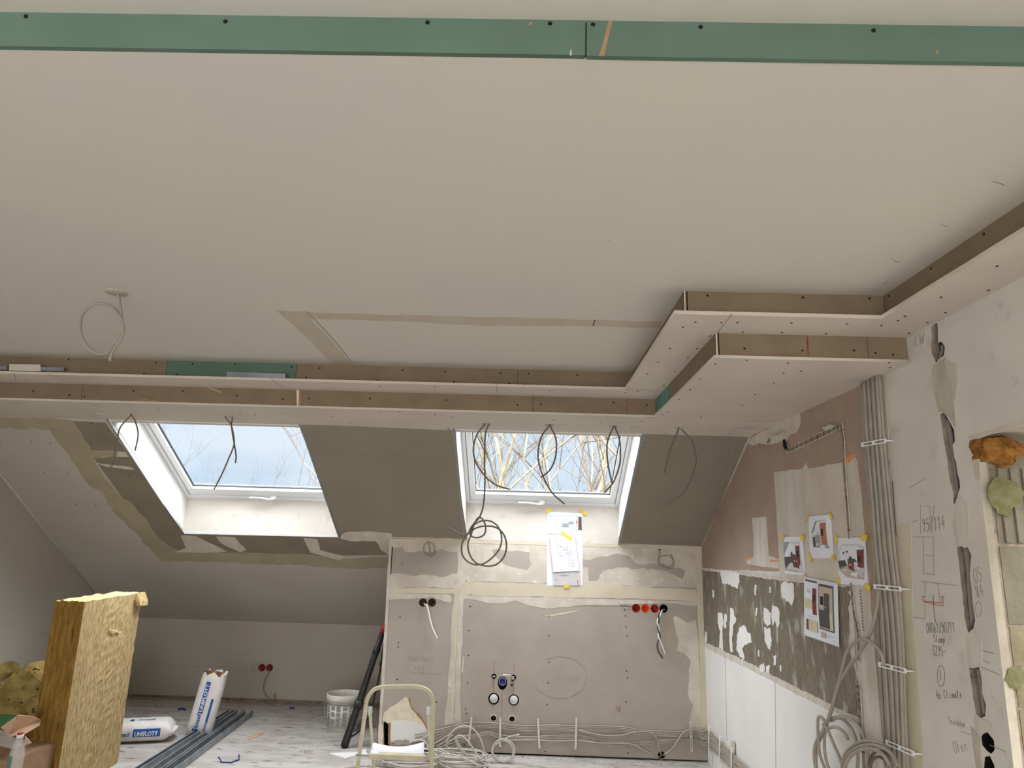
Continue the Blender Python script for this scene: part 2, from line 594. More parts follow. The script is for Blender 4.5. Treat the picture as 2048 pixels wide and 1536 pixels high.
# single-line letters for the handwriting on the walls, on a 4 x 6 grid
GLY = {'0': [[(2, 0), (.4, 1.5), (.4, 4.5), (2, 6), (3.6, 4.5), (3.6, 1.5), (2, 0)]], '1': [[(.8, 4.6), (2.2, 6), (2, 0)]],
       '2': [[(.4, 5), (2, 6), (3.4, 4.8), (.3, 0), (3.8, .2)]], '3': [[(.4, 5.6), (2.4, 6), (3.2, 4.6), (1.6, 3.2), (3.4, 2), (2.2, 0), (.3, .5)]],
       '4': [[(2.6, 6), (.3, 2), (3.8, 2.2)], [(3, 4), (2.6, 0)]], '5': [[(3.4, 6), (.8, 5.8), (.6, 3.4), (2.6, 3.6), (3.3, 1.8), (2, 0), (.3, .4)]],
       '6': [[(3, 6), (.8, 3.5), (.6, 1), (2, 0), (3.4, 1.4), (2.2, 3), (.7, 2)]], '7': [[(.3, 5.8), (3.7, 6), (1.5, 0)]],
       '8': [[(2, 3.2), (.6, 4.6), (2, 6), (3.3, 4.6), (.7, 1.4), (2, 0), (3.4, 1.4), (2, 3.2)]],
       '9': [[(3.2, 4.8), (1.8, 6), (.6, 4.6), (1.8, 3.4), (3.2, 4.6), (2.8, 1.5), (1, 0)]], '/': [[(3.4, 6.6), (.6, -.6)]],
       'L': [[(.8, 6), (.5, .2), (3.2, 0)]], 'W': [[(0, 6), (1, 0), (2, 4), (3, 0), (4, 6)]], 'H': [[(.6, 6), (.5, 0)], [(3.3, 6), (3.2, 0)], [(.5, 3), (3.3, 3)]],
       'S': [[(3.3, 5), (2, 6), (.6, 4.8), (3.1, 1.6), (1.8, 0), (.4, .8)]], 'T': [[(0, 5.8), (4, 6)], [(2.1, 6), (1.9, 0)]],
       'O': [[(2, 0), (.3, 2), (.8, 5.2), (2.4, 6), (3.8, 4), (3.2, 1), (2, 0)]], 'K': [[(.6, 6), (.5, 0)], [(3.3, 6), (.7, 3), (3.5, 0)]],
       'C': [[(3.4, 5), (2, 6), (.5, 3.5), (1.6, .2), (3.4, .8)]], 'x': [[(.5, 3.4), (3, 0)], [(3, 3.4), (.5, 0)]], 'l': [[(1.6, 6), (1.2, .5), (2.2, 0)]],
       'u': [[(.5, 3.2), (.6, .4), (2.4, .3), (2.8, 3.2), (2.8, 0)]], 'm': [[(.2, 0), (.4, 3), (1.6, 2.8), (1.8, 0)], [(1.8, 2.4), (3.2, 3), (3.5, 0)]],
       'p': [[(.6, 3.2), (.3, -2)], [(.5, 2.6), (2.4, 3.2), (2.8, 1.2), (.6, .2)]], 'i': [[(1.6, 3.2), (1.4, 0)], [(1.8, 4.6), (1.9, 5)]],
       'n': [[(.4, 0), (.6, 3.1), (2.4, 3), (2.7, 0)]], 't': [[(1.8, 5.4), (1.4, .3), (2.6, 0)], [(.4, 3.6), (3, 3.8)]],
       'e': [[(.5, 1.6), (2.8, 2), (2, 3.2), (.7, 2.2), (1.2, 0), (2.9, .5)]], 'r': [[(.6, 3.1), (.6, 0)], [(.7, 2.2), (2.4, 3.2)]],
       'c': [[(2.6, 2.8), (1, 3), (.6, .8), (2.6, .3)]], 'k': [[(.6, 6), (.4, 0)], [(2.6, 3.2), (.6, 1.6), (2.8, 0)]], 'b': [[(.6, 6), (.5, .2), (2.6, .2), (2.6, 2.8), (.6, 2.6)]],
       'a': [[(2.6, 3), (.8, 2.8), (.8, .3), (2.4, .6), (2.7, 3), (3, 0)]], 'h': [[(.6, 6), (.4, 0)], [(.5, 2.6), (2.4, 3), (2.7, 0)]], '-': [[(.4, 3), (3.4, 3.2)]],
       'U': [[(.5, 6), (.6, 1), (2, 0), (3.3, 1), (3.5, 6)]], 'f': [[(2.8, 5.6), (1.6, 5.6), (1.2, 0)], [(.3, 3.2), (2.6, 3.4)]], '=': [[(.4, 2), (3.4, 2.1)], [(.4, 3.6), (3.4, 3.7)]],
       'ü': [[(.5, 3.2), (.6, .4), (2.4, .3), (2.8, 3.2), (2.8, 0)], [(.8, 4.4), (.9, 4.9)], [(2.2, 4.4), (2.3, 4.9)]], ' ': [], 'o': [[(1.6, 3.2), (.5, 1.8), (1.5, 0), (2.7, 1.6), (1.6, 3.2)]]}


def handwriting(pl, text, p0, p1, height, material, parent, width=0.0022):
    """text running from photo point p0 towards p1 along the surface"""
    a, b = Vector((*pl.uv(*p0),)), Vector((*pl.uv(*p1),))
    d = b - a
    adv = d.length / max(1, len(text))
    d.normalize()
    up = Vector((-d.y, d.x))
    bm = bmesh.new()
    for i, ch in enumerate(text):
        for ln in GLY.get(ch, []):
            q = [a + d * (adv * (i + x / 4.6) + y / 6 * height * 0.12) + up * (y / 6 * height) for x, y in ln]
            P = [pl.at(v.x, v.y, 0.0007) for v in q]
            for s, e in zip(P, P[1:]):
                t = (e - s)
                if t.length < 1e-6: continue
                sd = t.normalized().cross(pl.n) * width / 2
                c = [s + sd, s - sd, e - sd, e + sd]
                lo = [bm.verts.new(x) for x in c]
                hi = [bm.verts.new(x + pl.n * 0.0006) for x in c]
                bm.faces.new(lo); bm.faces.new(hi)
                for j in range(4): bm.faces.new((lo[j], lo[(j + 1) % 4], hi[(j + 1) % 4], hi[j]))
    return link('handwriting', bm_mesh(bm), material, parent)


ORD = ['leftmost', 'second from the left', 'third from the left', 'fourth from the left', 'fifth from the left', 'sixth from the left',
       'seventh from the left', 'eighth from the left', 'ninth from the left', 'tenth from the left', 'eleventh from the left', 'rightmost']

# ------------------------------------------------------------------ room shell
def st(o):
    o['kind'] = 'structure'
    return o


floor = st(box('floor', (-6.2, -3.2, -0.2), (3.4, 8.1, 0), 'floor_dust'))

# left wall, leaning slightly away from the camera axis
LWALL = Plane((XL(0), 0, 0), Vector((XL(1) - XL(0), 1, 0)), (0, 0, 1))   # normal -> +X
lw = lambda y, z: ((Vector((XL(y), y, 0)) - LWALL.o).dot(LWALL.u), z)
wall_left = st(flat('wall_left', LWALL, [lw(-3.1, 0), lw(8.0, 0), lw(8.0, 0.95), lw(4.5, 3.0), lw(-3.1, 3.0)], thick=0.2, material='wall_paint'))
tube('joint_tape_line', [LWALL.px(0, 1250, .001), LWALL.px(60, 1260, .001), LWALL.px(112, 1272, .001)], 0.0015, 'wall_paint', wall_left, k=1)

# knee wall under the eaves
wall_back = st(flat('wall_back', KNEE, [(-4.45, 0), (-1.0, 0), (-1.0, 0.86), (-4.45, 0.86)], thick=0.12, material='wall_paint'))
box('floor_gap', (-4.3, KNEE_Y - 0.012, 0.0), (-1.2, KNEE_Y - 0.0005, 0.022), 'concrete', wall_back)

# sloping roof lining with its two window openings
W1 = (-2.985, -1.605)
W2 = (-0.505, 0.815)
sv = lambda y: (7.767 - y) / math.cos(SL)
Y_BOT, Y_TOP = 6.235, 4.70
hole = lambda w, yb: [(w[0], sv(yb)), (w[1], sv(yb)), (w[1], sv(Y_TOP)), (w[0], sv(Y_TOP))]
wall_slope = st(flat('wall_slope', SLOPE, [(-4.6, sv(7.9)), (1.75, sv(7.9)), (1.75, sv(4.1)), (-4.6, sv(4.1))],
                     [hole(W1, Y_BOT), hole(W2, KIT_Y)], thick=0.03, material='wall_paint'))

# kitchen wall: plasterboard box in front of the eaves
hole_specs = []   # (px, py, radius) of round openings in the kitchen wall
def circ(pl, px, py, r, n=20, sx=1.0):
    u, v = pl.uv(px, py)
    return [(u + r * sx * math.cos(2 * PI * i / n), v + r * math.sin(2 * PI * i / n)) for i in range(n)]


KHOLES = [(846, 1205, .034), (864, 1205, .034), (1272, 1216, .034), (1290.5, 1216.5, .034), (1309, 1217, .034), (1327, 1217, .034),
          (988, 1353, .022), (1027, 1355, .022), (987.5, 1397.5, .046), (1027.5, 1400, .044), (987, 1435, .027), (1024, 1437, .024),
          (1323, 1511, .030), (857, 1084, .009), (1319, 1098, .012)]
drain = jag([(KIT.uv(1005, 1364)[0] + .040 * math.cos(a) , KIT.uv(1005, 1364)[1] + (.042 if math.sin(a) > 0 else .062) * math.sin(a)) for a in [2 * PI * i / 18 for i in range(18)]], .002, .03)
torn = [KIT.uv(*p) for p in [(771, 1432), (776, 1440), (779, 1484), (778, 1500), (768, 1500), (767, 1450), (769, 1438)]]
inner = [KIT.uv(*p) for p in [(779, 1444), (800, 1440), (830, 1444), (852, 1458), (862, 1470), (862, 1482), (840, 1484), (800, 1486), (785, 1484)]]
kholes = [circ(KIT, *h) for h in KHOLES] + [drain, torn]
wall_kitchen = st(flat('wall_kitchen', KIT, [(-1.148, 0.012), (XR(KIT_Y) + .02, 0.012), (XR(KIT_Y) + .02, SLOPE_Z(KIT_Y)), (-1.148, SLOPE_Z(KIT_Y))],
                       kholes, thick=0.025, material='board_grey'))
box('wall_kitchen_backing', (-1.15, KIT_Y + 0.09, 0.0), (1.75, KIT_Y + 0.12, 1.60), 'void_black', wall_kitchen)
box('side_board', (-1.148, KIT_Y, 0.0), (-1.123, KNEE_Y, 0.76), 'board_grey', wall_kitchen)
hexa('side_board', [(-1.148, KIT_Y, .7), (-1.123, KIT_Y, .7), (-1.123, KNEE_Y, .7), (-1.148, KNEE_Y, .7),
                    (-1.148, KIT_Y, SLOPE_Z(KIT_Y)), (-1.123, KIT_Y, SLOPE_Z(KIT_Y)), (-1.123, KNEE_Y, SLOPE_Z(KNEE_Y)), (-1.148, KNEE_Y, SLOPE_Z(KNEE_Y))], 'board_grey', wall_kitchen)

# ---- right wall: plaster layer with chases cut in it, masonry behind
rw = lambda y, z: ((Vector((XR(y), y, 0)) - RWALL.o).dot(RWALL.u), z)
OPEN_Y, OPEN_Z = 2.497, 2.085
CH = [  # chased channels, photo outline
    [(1862, 655), (1868, 648), (1875, 646), (1876, 685), (1884, 684), (1890, 694), (1888, 712), (1878, 718), (1872, 726), (1864, 708), (1862, 690), (1864, 672)],
    [(1881, 829), (1888, 825), (1896, 838), (1908, 860), (1910, 882), (1905, 890), (1912, 925), (1920, 975), (1914, 998), (1908, 1010), (1906, 985), (1900, 960), (1893, 910), (1887, 880)],
    [(1914, 1094), (1936, 1094), (1942, 1112), (1940, 1150), (1944, 1190), (1950, 1240), (1946, 1256), (1936, 1266), (1930, 1240), (1925, 1190), (1921, 1150), (1916, 1110)],
    [(1938, 1336), (1958, 1334), (1962, 1350), (1964, 1385), (1972, 1410), (1970, 1432), (1962, 1436), (1952, 1428), (1946, 1395), (1941, 1360)],
    [(1963, 1474), (1968, 1465), (1978, 1466), (1988, 1482), (1989, 1500), (1982, 1508), (1974, 1502), (1965, 1490)],
    [(1970, 1514), (1980, 1512), (1988, 1530), (1992, 1560), (1976, 1580), (1968, 1545)],
    [(1770, 966), (1776, 968), (1782, 1010), (1787, 1030), (1785, 1052), (1778, 1062), (1772, 1020), (1769, 990)],
    [(1714, 1340), (1718, 1333), (1723, 1336), (1725, 1350), (1724, 1362), (1719, 1362), (1715, 1352)],
]
rholes = [jag([RWALL.uv(*p) for p in c], .003, .02, i + 3) for i, c in enumerate(CH)]
rholes.append([rw(OPEN_Y, -.0), rw(OPEN_Y, OPEN_Z), rw(1.2, OPEN_Z), rw(1.2, -.0)])
rholes[-1] = [rw(OPEN_Y, 0.001), rw(OPEN_Y, OPEN_Z), rw(1.2, OPEN_Z), rw(1.2, 0.001)]
topline = [rw(7.9, 1.15), rw(4.6, 3.05), rw(-3.1, 3.05)]
wall_right = st(flat('wall_right', RWALL, [rw(7.9, 0), *topline, rw(-3.1, 0)], rholes, thick=0.035, material='plaster_white'))
wall_right.data.materials.append(MATS['concrete'])
wall_right.data.materials.append(MATS['plaster_grey'])
wall_right.data.materials.append(MATS['void_black'])
_h = [RWALL.hit(1976, 1487), RWALL.hit(1980, 1545)]
for p in wall_right.data.polygons:      # broken sides of most chases are bare masonry
    if abs(p.normal.dot(RWALL.n)) < .7 and p.center.y > OPEN_Y + .05 and .02 < p.center.z < 2.6: p.material_index = 1
    if abs(p.normal.dot(RWALL.n)) < .7 and min((p.center - h).length for h in _h) < .085 and p.center.y > OPEN_Y + .02: p.material_index = 3  # sides of the two lowest holes painted black as shade
    elif abs(p.normal.dot(RWALL.n)) < .7 and p.center.y < OPEN_Y + .05 and p.center.y > 1.1 and p.center.z < OPEN_Z + .01: p.material_index = 2
RDEEP = Plane(RWALL.o - RWALL.n * .034, RWALL.u, RWALL.v)
RMID = Plane(RWALL.o - RWALL.n * .018, RWALL.u, RWALL.v)
op = [rw(OPEN_Y + .004, 0.001), rw(OPEN_Y + .004, OPEN_Z + .004), rw(1.2, OPEN_Z + .004), rw(1.2, 0.001)]
deep = [jag([RWALL.uv(*p) for p in CH[i]], .001, .03, 3) for i in (4, 5)]
flat('masonry', RWALL, [rw(7.9, 0), *topline, rw(-3.1, 0)], [op] + deep, thick=0.20, off=-0.035, material='concrete', parent=wall_right)
flat('masonry', RWALL, [rw(2.95, 0.6), rw(2.95, 1.3), rw(2.55, 1.3), rw(2.55, .6)], (), thick=0.02, off=-0.236, material='void_black', parent=wall_right)  # black sheet closing the low holes, darkness painted on

# the room beyond the opening, so the hole is not a void
st(box('wall_hall', (3.2, -3.1, 0), (3.35, 8, 2.8), 'wall_paint'))

# rear wall with the tall glazing the daylight comes through
wall_rear = st(flat('wall_rear', Plane((0, -3.1, 0), (-1, 0, 0), (0, 0, 1)), [(-3.4, 0), (3.8, 0), (3.8, 3.0), (-3.4, 3.0)],
                    [[(-1.0, .06), (3.6, .06), (3.6, 2.25), (-1.0, 2.25)]], thick=0.2, material='wall_paint'))
w3 = st(empty('window_3', (-1.3, -3.12, 0.06)))
for x in (-3.6, -2.07, -0.53, 0.93):
    box('window_frame', (x, -3.2, 0.06), (x + .07, -3.13, 2.25), 'pvc_white', w3)
box('window_frame', (-3.6, -3.2, 0.06), (1.0, -3.13, 0.13), 'pvc_white', w3)
box('window_frame', (-3.6, -3.2, 2.18), (1.0, -3.13, 2.25), 'pvc_white', w3)
box('glass', (-3.55, -3.17, 0.1), (.95, -3.164, 2.2), 'window_glass', w3)

# ---- ceilings
ceil_front = st(box('ceiling', (-5.0, -3.2, Z_HIGH), (2.0, 1.5, Z_HIGH + .2), 'ceiling_paint'))
ceil_main = st(box('ceiling', (-5.0, 1.3145, Z_CEIL), (2.0, 4.9, Z_CEIL + .2), 'ceiling_paint'))
STEP = Plane((0, 1.302, 0), (1, 0, 0), (0, 0, 1))
step = st(flat('trim_1', STEP, [(-4.4, Z_CEIL), (0.1045, Z_CEIL), (0.1045, Z_HIGH), (-4.4, Z_HIGH)], thick=0.0125, material='board_green'))
b = flat('board', STEP, [(0.1075, Z_CEIL - .0015), (1.7, Z_CEIL - .0015), (1.7, Z_HIGH), (0.1075, Z_HIGH)], thick=0.0125, material='board_green', parent=step)
flat('joint', STEP, [(0.10, Z_CEIL + .003), (0.112, Z_CEIL + .003), (0.112, Z_HIGH), (0.10, Z_HIGH)], thick=0.004, off=-.006, material='dark_gap', parent=step)
patch(STEP, [(1217, 42), (1226, 42), (1215, 82), (1209, 112), (1197, 112), (1206, 88)], 'paper_brown', step, .0008, .0008, .02, 'bare_stripe')
patch(STEP, [(1140, 103), (1143, 98), (1143, 110), (1140, 111)], 'filler_pale', step, .0008, .001, .01, 'chipped_spot')
screws(STEP, [(52, 33), (451, 43), (855, 45), (1100, 47), (1186, 49), (1401, 54), (1747, 61)], step, .0052)
screws(STEP, [(1061, 48), (1874, 104)], step, .004, 'paper_brown')

# upper fascia strip around the raised ceiling field
Y_UF, Y_LF, Y_LIP = 4.057, 4.234, 3.987
X_UF, X_LF, X_LIP = 0.622, 0.788, 0.566
YB_UF, YB_LF, YB_LIP = 2.692, 2.854, 2.619
UF = Plane((0, Y_UF, 0), (1, 0, 0), (0, 0, 1))
LF = Plane((0, Y_LF, 0), (1, 0, 0), (0, 0, 1))
UB = Plane((0, YB_UF, 0), (1, 0, 0), (0, 0, 1))
LB = Plane((0, YB_LF, 0), (1, 0, 0), (0, 0, 1))
LS = Plane((X_LF, 0, 0), (0, -1, 0), (0, 0, 1))           # normal -> -X
US = Plane((X_UF, 0, 0), (0, -1, 0), (0, 0, 1))
XW = lambda y: XR(y) - 0.168
UR = Plane((XW(0), 0, 0), Vector((XW(0) - XW(1), -1, 0)), (0, 0, 1))
BT = 0.0125


def strip(root_name, pl, u0, u1, z0, z1, joints, mats, root=None):
    """a row of butted board strips: the first is the thing itself, the rest its boards"""
    edges = [u0, *joints, u1]
    for i, (a, b_) in enumerate(zip(edges, edges[1:])):
        mm = mats[i] if i < len(mats) else mats[-1]
        o = flat(root_name if root is None else 'board', pl, [(a + .0012, z0), (b_ - .0012, z0), (b_ - .0012, z1), (a + .0012, z1)], thick=BT, material=mm, parent=root)
        if root is None:
            root = st(o)
    lo_, hi_ = min(u0, u1), max(u0, u1)
    flat('backing', pl, [(lo_, z0), (hi_, z0), (hi_, z1), (lo_, z1)], thick=0.004, off=-BT + .003, material='dark_gap', parent=root)
    return root


ju = [UF.uv(334, 730)[0], UF.uv(592, 745)[0], UF.uv(1035, 755)[0]]
t2 = strip('trim_2', UF, -4.3, X_UF, Z_MID + .0155, Z_CEIL, ju, ['board_tan', 'board_green', 'board_tan'])
for o in t2.children:
    if o.data.materials[0] == MATS['board_green']: o['label'] = 'green moisture resistant board strip'
screws(UF, [(137, 719), (312, 725), (385, 728), (470, 729), (583, 734), (639, 736), (805, 740), (890, 743), (1001, 746), (1057, 747), (1155, 750), (288, 748), (354, 749), (612, 755), (755, 760), (908, 764), (1019, 767), (1049, 769), (1165, 773)], t2, .0056)
strip('trim_2', US, -Y_UF, -YB_UF, Z_MID + .0155, Z_CEIL, [], ['board_tan'], t2)
t3 = strip('trim_3', UB, X_UF, XW(YB_UF), Z_MID + .0155, Z_CEIL, [], ['board_tan'])
flat('board_end', UB, [(X_UF, Z_MID + .0155), (X_UF + .004, Z_MID + .0155), (X_UF + .004, Z_CEIL), (X_UF, Z_CEIL)], thick=.002, off=.0008, material='board_edge', parent=t3)
screws(UB, [(1415, 591), (1606, 595), (1739, 597), (1404, 624)], t3, .0048)
t4 = strip('trim_4', UR, -YB_UF, -1.315, Z_MID + .0155, Z_CEIL, [], ['board_tan'])
screws(UR, [(1778, 592), (1862, 537), (1968, 468)], t4, .0048)

# L-shaped board that forms the open lip of the light cove
outer = [(-4.35, Y_LIP), (X_LIP, Y_LIP), (X_LIP, YB_LIP), (XR(YB_LIP) - .224, YB_LIP), (XR(1.315) - .224, 1.316), (XR(1.315), 1.316), (XR(3.2), 3.2), (X_LF + .05, 3.2), (X_LF + .05, Y_LF + .06), (-4.35, Y_LF + .06)]
sflip = lambda P: [(x, -y) for x, y in P]
lip = st(flat('trim_5', MID, jag(sflip(outer), .0012, .12, 5), (), thick=.015, off=0, material='board_light'))
# flush white board edge facing the room is the same board; joints show as thin lines
for a, b_ in [((1350 + 115, 627), (1433, 668)), ((542, 757), (568, 777)), ((992, 768), (995, 786)), ((1250, 778), (1318, 781)), ((28, 746), (32, 762)), ((95, 748), (140, 764))]:
    stroke(MID, [a, b_], .0025, 'pencil_dark', lip, 'board_joint', .0008)
screws(MID, [(1340, 697), (1366, 654), (1391, 644), (1316, 724), (1295, 748), (1394, 697), (1376, 715), (1350, 743), (1328, 771), (1443, 645), (1475, 645), (1421, 672), (1486, 664), (1583, 646), (1694, 648), (1763, 651), (1564, 665), (1652, 667), (1810, 632), (1796, 641), (1855, 645), (1818, 666), (1882, 594), (1891, 625), (1977, 580), (1994, 532), (1100, 780), (1250, 785), (870, 774), (760, 772), (1275, 782)], lip, .0052, 'screw_soft')

# lower fascia strip
jl = [LF.uv(164, 785)[0], LF.uv(598, 795)[0], LF.uv(1066, 808)[0], LF.uv(1254, 812)[0]]
t6 = strip('trim_6', LF, -4.3, X_LF, Z_SOF, Z_MID, jl, ['board_tan'])
screws(LF, [(66, 782), (139, 790), (169, 793), (267, 782), (366, 782), (473, 791), (566, 798), (618, 797), (740, 797), (892, 800), (1035, 810), (1082, 809), (1227, 805), (1294, 810)], t6, .0056)
patch(LF, [(258, 806), (268, 800), (280, 801), (290, 796), (300, 800), (314, 800), (313, 808), (285, 807)], 'paper_brown', t6, .001, .003, .02, 'torn_paper')
patch(LF, [(598, 782), (603, 781), (604, 798), (602, 815), (597, 815)], 'paper_brown', t6, .001, .004, .02, 'torn_paper')
patch(LF, [(593, 780), (598, 780), (597, 815), (594, 815)], 'board_edge', t6, .002, .001, .03, 'board_end')
patch(LF, [(88, 800), (102, 796), (100, 801)], 'paper_brown', t6, .001, .002, .02, 'torn_paper')
stroke(LF, [(410, 773), (443, 785)], .003, 'board_edge', t6, 'scratch')
th = [2 * PI * i / 16 for i in range(17)]
stroke(LF, [(1256 + 9 * math.cos(a), 811 + 10 * math.sin(a)) for a in th], .002, 'red_pen', t6, 'red_mark')
stroke(LF, [(1257, 809), (1309, 810)], .002, 'red_pen', t6, 'red_mark')
stroke(LF, [(1257, 805), (1259, 811), (1264, 808)], .002, 'red_pen', t6, 'red_mark')
t7 = strip('trim_7', LS, -Y_LF, -YB_LF, Z_SOF, Z_MID, [LS.uv(1339, 782)[0]], ['board_teal', 'board_tan'])
screws(LS, [(1425, 704), (1397, 734), (1378, 754), (1339, 791)], t7, .004)
t8 = strip('trim_8', LB, X_LF, XR(YB_LF), Z_SOF + .004, Z_MID, [LB.uv(1615, 690)[0], LB.uv(1735, 692)[0]], ['board_tan'])
flat('board_end', LB, [(X_LF, Z_SOF), (X_LF + .005, Z_SOF), (X_LF + .005, Z_MID), (X_LF, Z_MID)], thick=.002, off=.0008, material='board_edge', parent=t8)
screws(LB, [(1489, 697), (1605, 701), (1708, 701), (1751, 706), (1786, 709)], t8, .0048)
stroke(LB, [(1614, 671), (1618, 690), (1613, 708)], .0016, 'red_pen', t8, 'red_mark')
stroke(LB, [(1615, 671), (1616, 688), (1619, 708)], .0016, 'red_pen', t8, 'red_mark')

# lower soffit board with its downlight holes
DL = [(203, 826), (264, 828), (457, 833), (972, 847), (1099, 849), (1124, 850), (1228, 852), (1271, 853), (1358, 855), (1427, 857)]
so = [(-4.35, Y_LF - .002), (X_LF - .012, Y_LF - .002), (X_LF - .012, YB_LF - .014), (XR(YB_LF), YB_LF - .014), (XR(4.9), 4.9), (W2[1], 4.9), (W2[1], 5.02), (W2[0], 5.02), (W2[0], 4.9), (W1[1], 4.9), (W1[1], 5.02), (W1[0], 5.02), (W1[0], 4.9), (-4.35, 4.9)]
sof = st(flat('ceiling_soffit', SOF, jag(sflip(so), .001, .2, 9), [circ(SOF, x, y, .034) for x, y in DL], thick=.0125, off=.004, material='board_light'))
for x, y in DL:
    c = SOF.px(x, y, -.04)
    lathe('downlight_hole', [(.0, .0), (.0338, 0), (.0345, .0), (.0345, -.034), (.0338, -.034), (.0338, -.001), (0, -.001)], c + Vector((0, 0, .0)), (0, 0, 1), 'downlight_shade', sof, 20)
for a, b_ in [((536, 815), (592, 848)), ((888, 826), (906, 868)), ((1292, 862), (1325, 833)), ((1325, 833), (1530, 838)), ((245, 843), (335, 856))]:
    stroke(SOF, [a, b_], .003, 'pencil_dark', sof, 'board_joint', .0015)
SOF2 = Plane((0, 0, Z_SOF - .004), (1, 0, 0), (0, -1, 0))
screws(SOF2, [(318, 819), (480, 828), (510, 829), (565, 826), (662, 833), (700, 845), (760, 822), (798, 823), (870, 828), (905, 834), (1107, 840), (1202, 844), (1283, 842), (1300, 835), (1325, 829), (1336, 823), (1359, 798), (1380, 779), (1401, 758), (1402, 835), (1431, 728), (1493, 720), (1485, 811), (1510, 789), (1576, 726), (1778, 725), (1780, 735), (1567, 746), (1602, 742), (1548, 766), (1330, 867), (1457, 868)], sof, .0055, 'screw_soft')
patch(SOF2, [(1462, 858), (1475, 846), (1500, 840), (1560, 838), (1600, 836), (1570, 852), (1530, 862), (1510, 868), (1490, 862)], 'filler_pale', sof, .001, .012, .04)
patch(SOF2, [(165, 803), (205, 806), (232, 816), (190, 815)], 'filler_pale', sof, .001, .006, .04)

# dark gap where the plasterboard on the lip's metal profile shows through on the left
p_ = empty('metal_profile', UF.px(70, 742), 'bent grey metal connector strip lying in the light cove, far left of the picture', 'metal profile')
flat('web', UF, [UF.uv(*q) for q in [(0, 735), (26, 736), (26, 743), (0, 742)]], thick=.002, off=.05, material='zinc', parent=p_)
flat('web', UF, [UF.uv(*q) for q in [(94, 738), (138, 739), (138, 746), (94, 745)]], thick=.002, off=.05, material='zinc', parent=p_)
flat('cover_piece', UF, [UF.uv(*q) for q in [(33, 733), (94, 734), (94, 747), (32, 746)]], thick=.01, off=.06, material='board_light', parent=p_)
p_ = empty('metal_profile', UF.px(520, 750), 'grey metal profile lying in the cove before the green board strip', 'metal profile')
q_ = UF.uv(460, 747), UF.uv(576, 751), UF.uv(576, 760), UF.uv(460, 757)
flat('web', UF, q_, thick=.002, off=.045, material='zinc', parent=p_)
a0, a1 = UF.at(q_[0][0], Z_MID + .002, .045), UF.at(q_[1][0], Z_MID + .002, .045)
box('flange', (a0.x, a0.y - .002, Z_MID + .0005), (a1.x, a0.y + .04, Z_MID + .003), 'zinc', p_)

# ---- filled strips on the main ceiling
patch(CEIL, [(553, 620), (680, 626), (860, 630), (1000, 633), (1190, 639), (1325, 642), (1318, 656), (1190, 652), (1060, 651), (960, 651), (820, 643), (640, 638), (625, 636), (622, 640), (660, 680), (703, 729), (668, 729), (610, 672)], 'ceiling_board', ceil_main, .0012, .006, .05)
stroke(CEIL, [(1190, 640), (1186, 651)], .004, 'dark_gap', ceil_main, 'board_joint', .003)
stroke(CEIL, [(612, 622), (627, 636), (670, 683), (706, 727)], .002, 'pencil', ceil_main, 'board_joint', .003)
for s_ in [[(1985, 363), (1998, 366), (2010, 371)], [(1880, 449), (1896, 454)], [(1784, 517), (1790, 523), (1798, 524)], [(1768, 568), (1774, 563)], [(120, 581), (130, 582)], [(1215, 481), (1219, 482)], [(570, 587), (574, 587)]]:
    stroke(CEIL, s_, .0022, 'pencil', ceil_main, 'scuff')
screws(CEIL, [(586, 631), (639, 631), (618, 665), (632, 662), (755, 634), (868, 639), (988, 641), (1117, 644)], ceil_main, .004, 'pencil')

# ---- sloping surfaces: boards and filler
P = lambda pix, m_, off=.001, amp=.010, step=.05, hl=(): patch(SLOPE, pix, m_, wall_slope, off, amp, step, 'board_patch' if m_.startswith('board') else 'filler_patch', hl)
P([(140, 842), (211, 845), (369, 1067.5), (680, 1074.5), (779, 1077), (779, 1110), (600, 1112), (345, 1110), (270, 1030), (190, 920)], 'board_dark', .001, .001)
P([(-60, 833), (140, 839), (150, 845), (183, 900), (240, 902), (235, 915), (186, 915), (200, 940), (226, 975), (240, 988), (243, 996), (262, 1004), (300, 1050), (306, 1060), (318, 1075), (345, 1095), (368, 1103), (478, 1105), (600, 1108), (640, 1112), (690, 1118), (779, 1113), (779, 1136), (700, 1137), (600, 1130), (440, 1124), (320, 1122), (308, 1106), (275, 1070), (240, 1036), (216, 1008), (206, 985), (178, 972), (160, 945), (130, 900), (100, 860), (60, 857), (-60, 856)], 'filler_olive', .002, .014, .05)
P([(195, 914), (262, 917), (290, 955), (240, 948), (205, 942)], 'board_dark', .0026, .006)
P([(190, 925), (262, 933), (270, 940), (215, 934)], 'filler_smear', .0028, .004)
P([(186, 900), (250, 904), (258, 914), (190, 915)], 'filler_pale', .0018, .005)
P([(362, 1070), (392, 1072), (430, 1090), (455, 1103), (400, 1105), (350, 1103), (372, 1096)], 'filler_smear', .0026, .006)
P([(432, 1073), (470, 1074), (492, 1100), (480, 1104), (445, 1088)], 'filler_smear', .0026, .008)
P([(607, 1076), (635, 1078), (640, 1100), (690, 1112), (680, 1120), (622, 1105)], 'filler_smear', .0026, .008)
P([(680, 1076), (690, 1064), (740, 1062), (783, 1066), (783, 1074), (779, 1112), (762, 1100), (752, 1082), (700, 1082)], 'filler_smear', .0026, .008)
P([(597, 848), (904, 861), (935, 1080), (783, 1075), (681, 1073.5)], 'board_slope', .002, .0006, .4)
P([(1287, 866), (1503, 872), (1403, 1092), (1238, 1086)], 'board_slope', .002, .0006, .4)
P([(688, 1066), (735, 1063), (785, 1068), (783, 1076), (690, 1076)], 'filler_pale', .003, .006)
P([(779, 1073), (935, 1077), (935, 1083), (779, 1079)], 'filler_cream', .0035, .004)
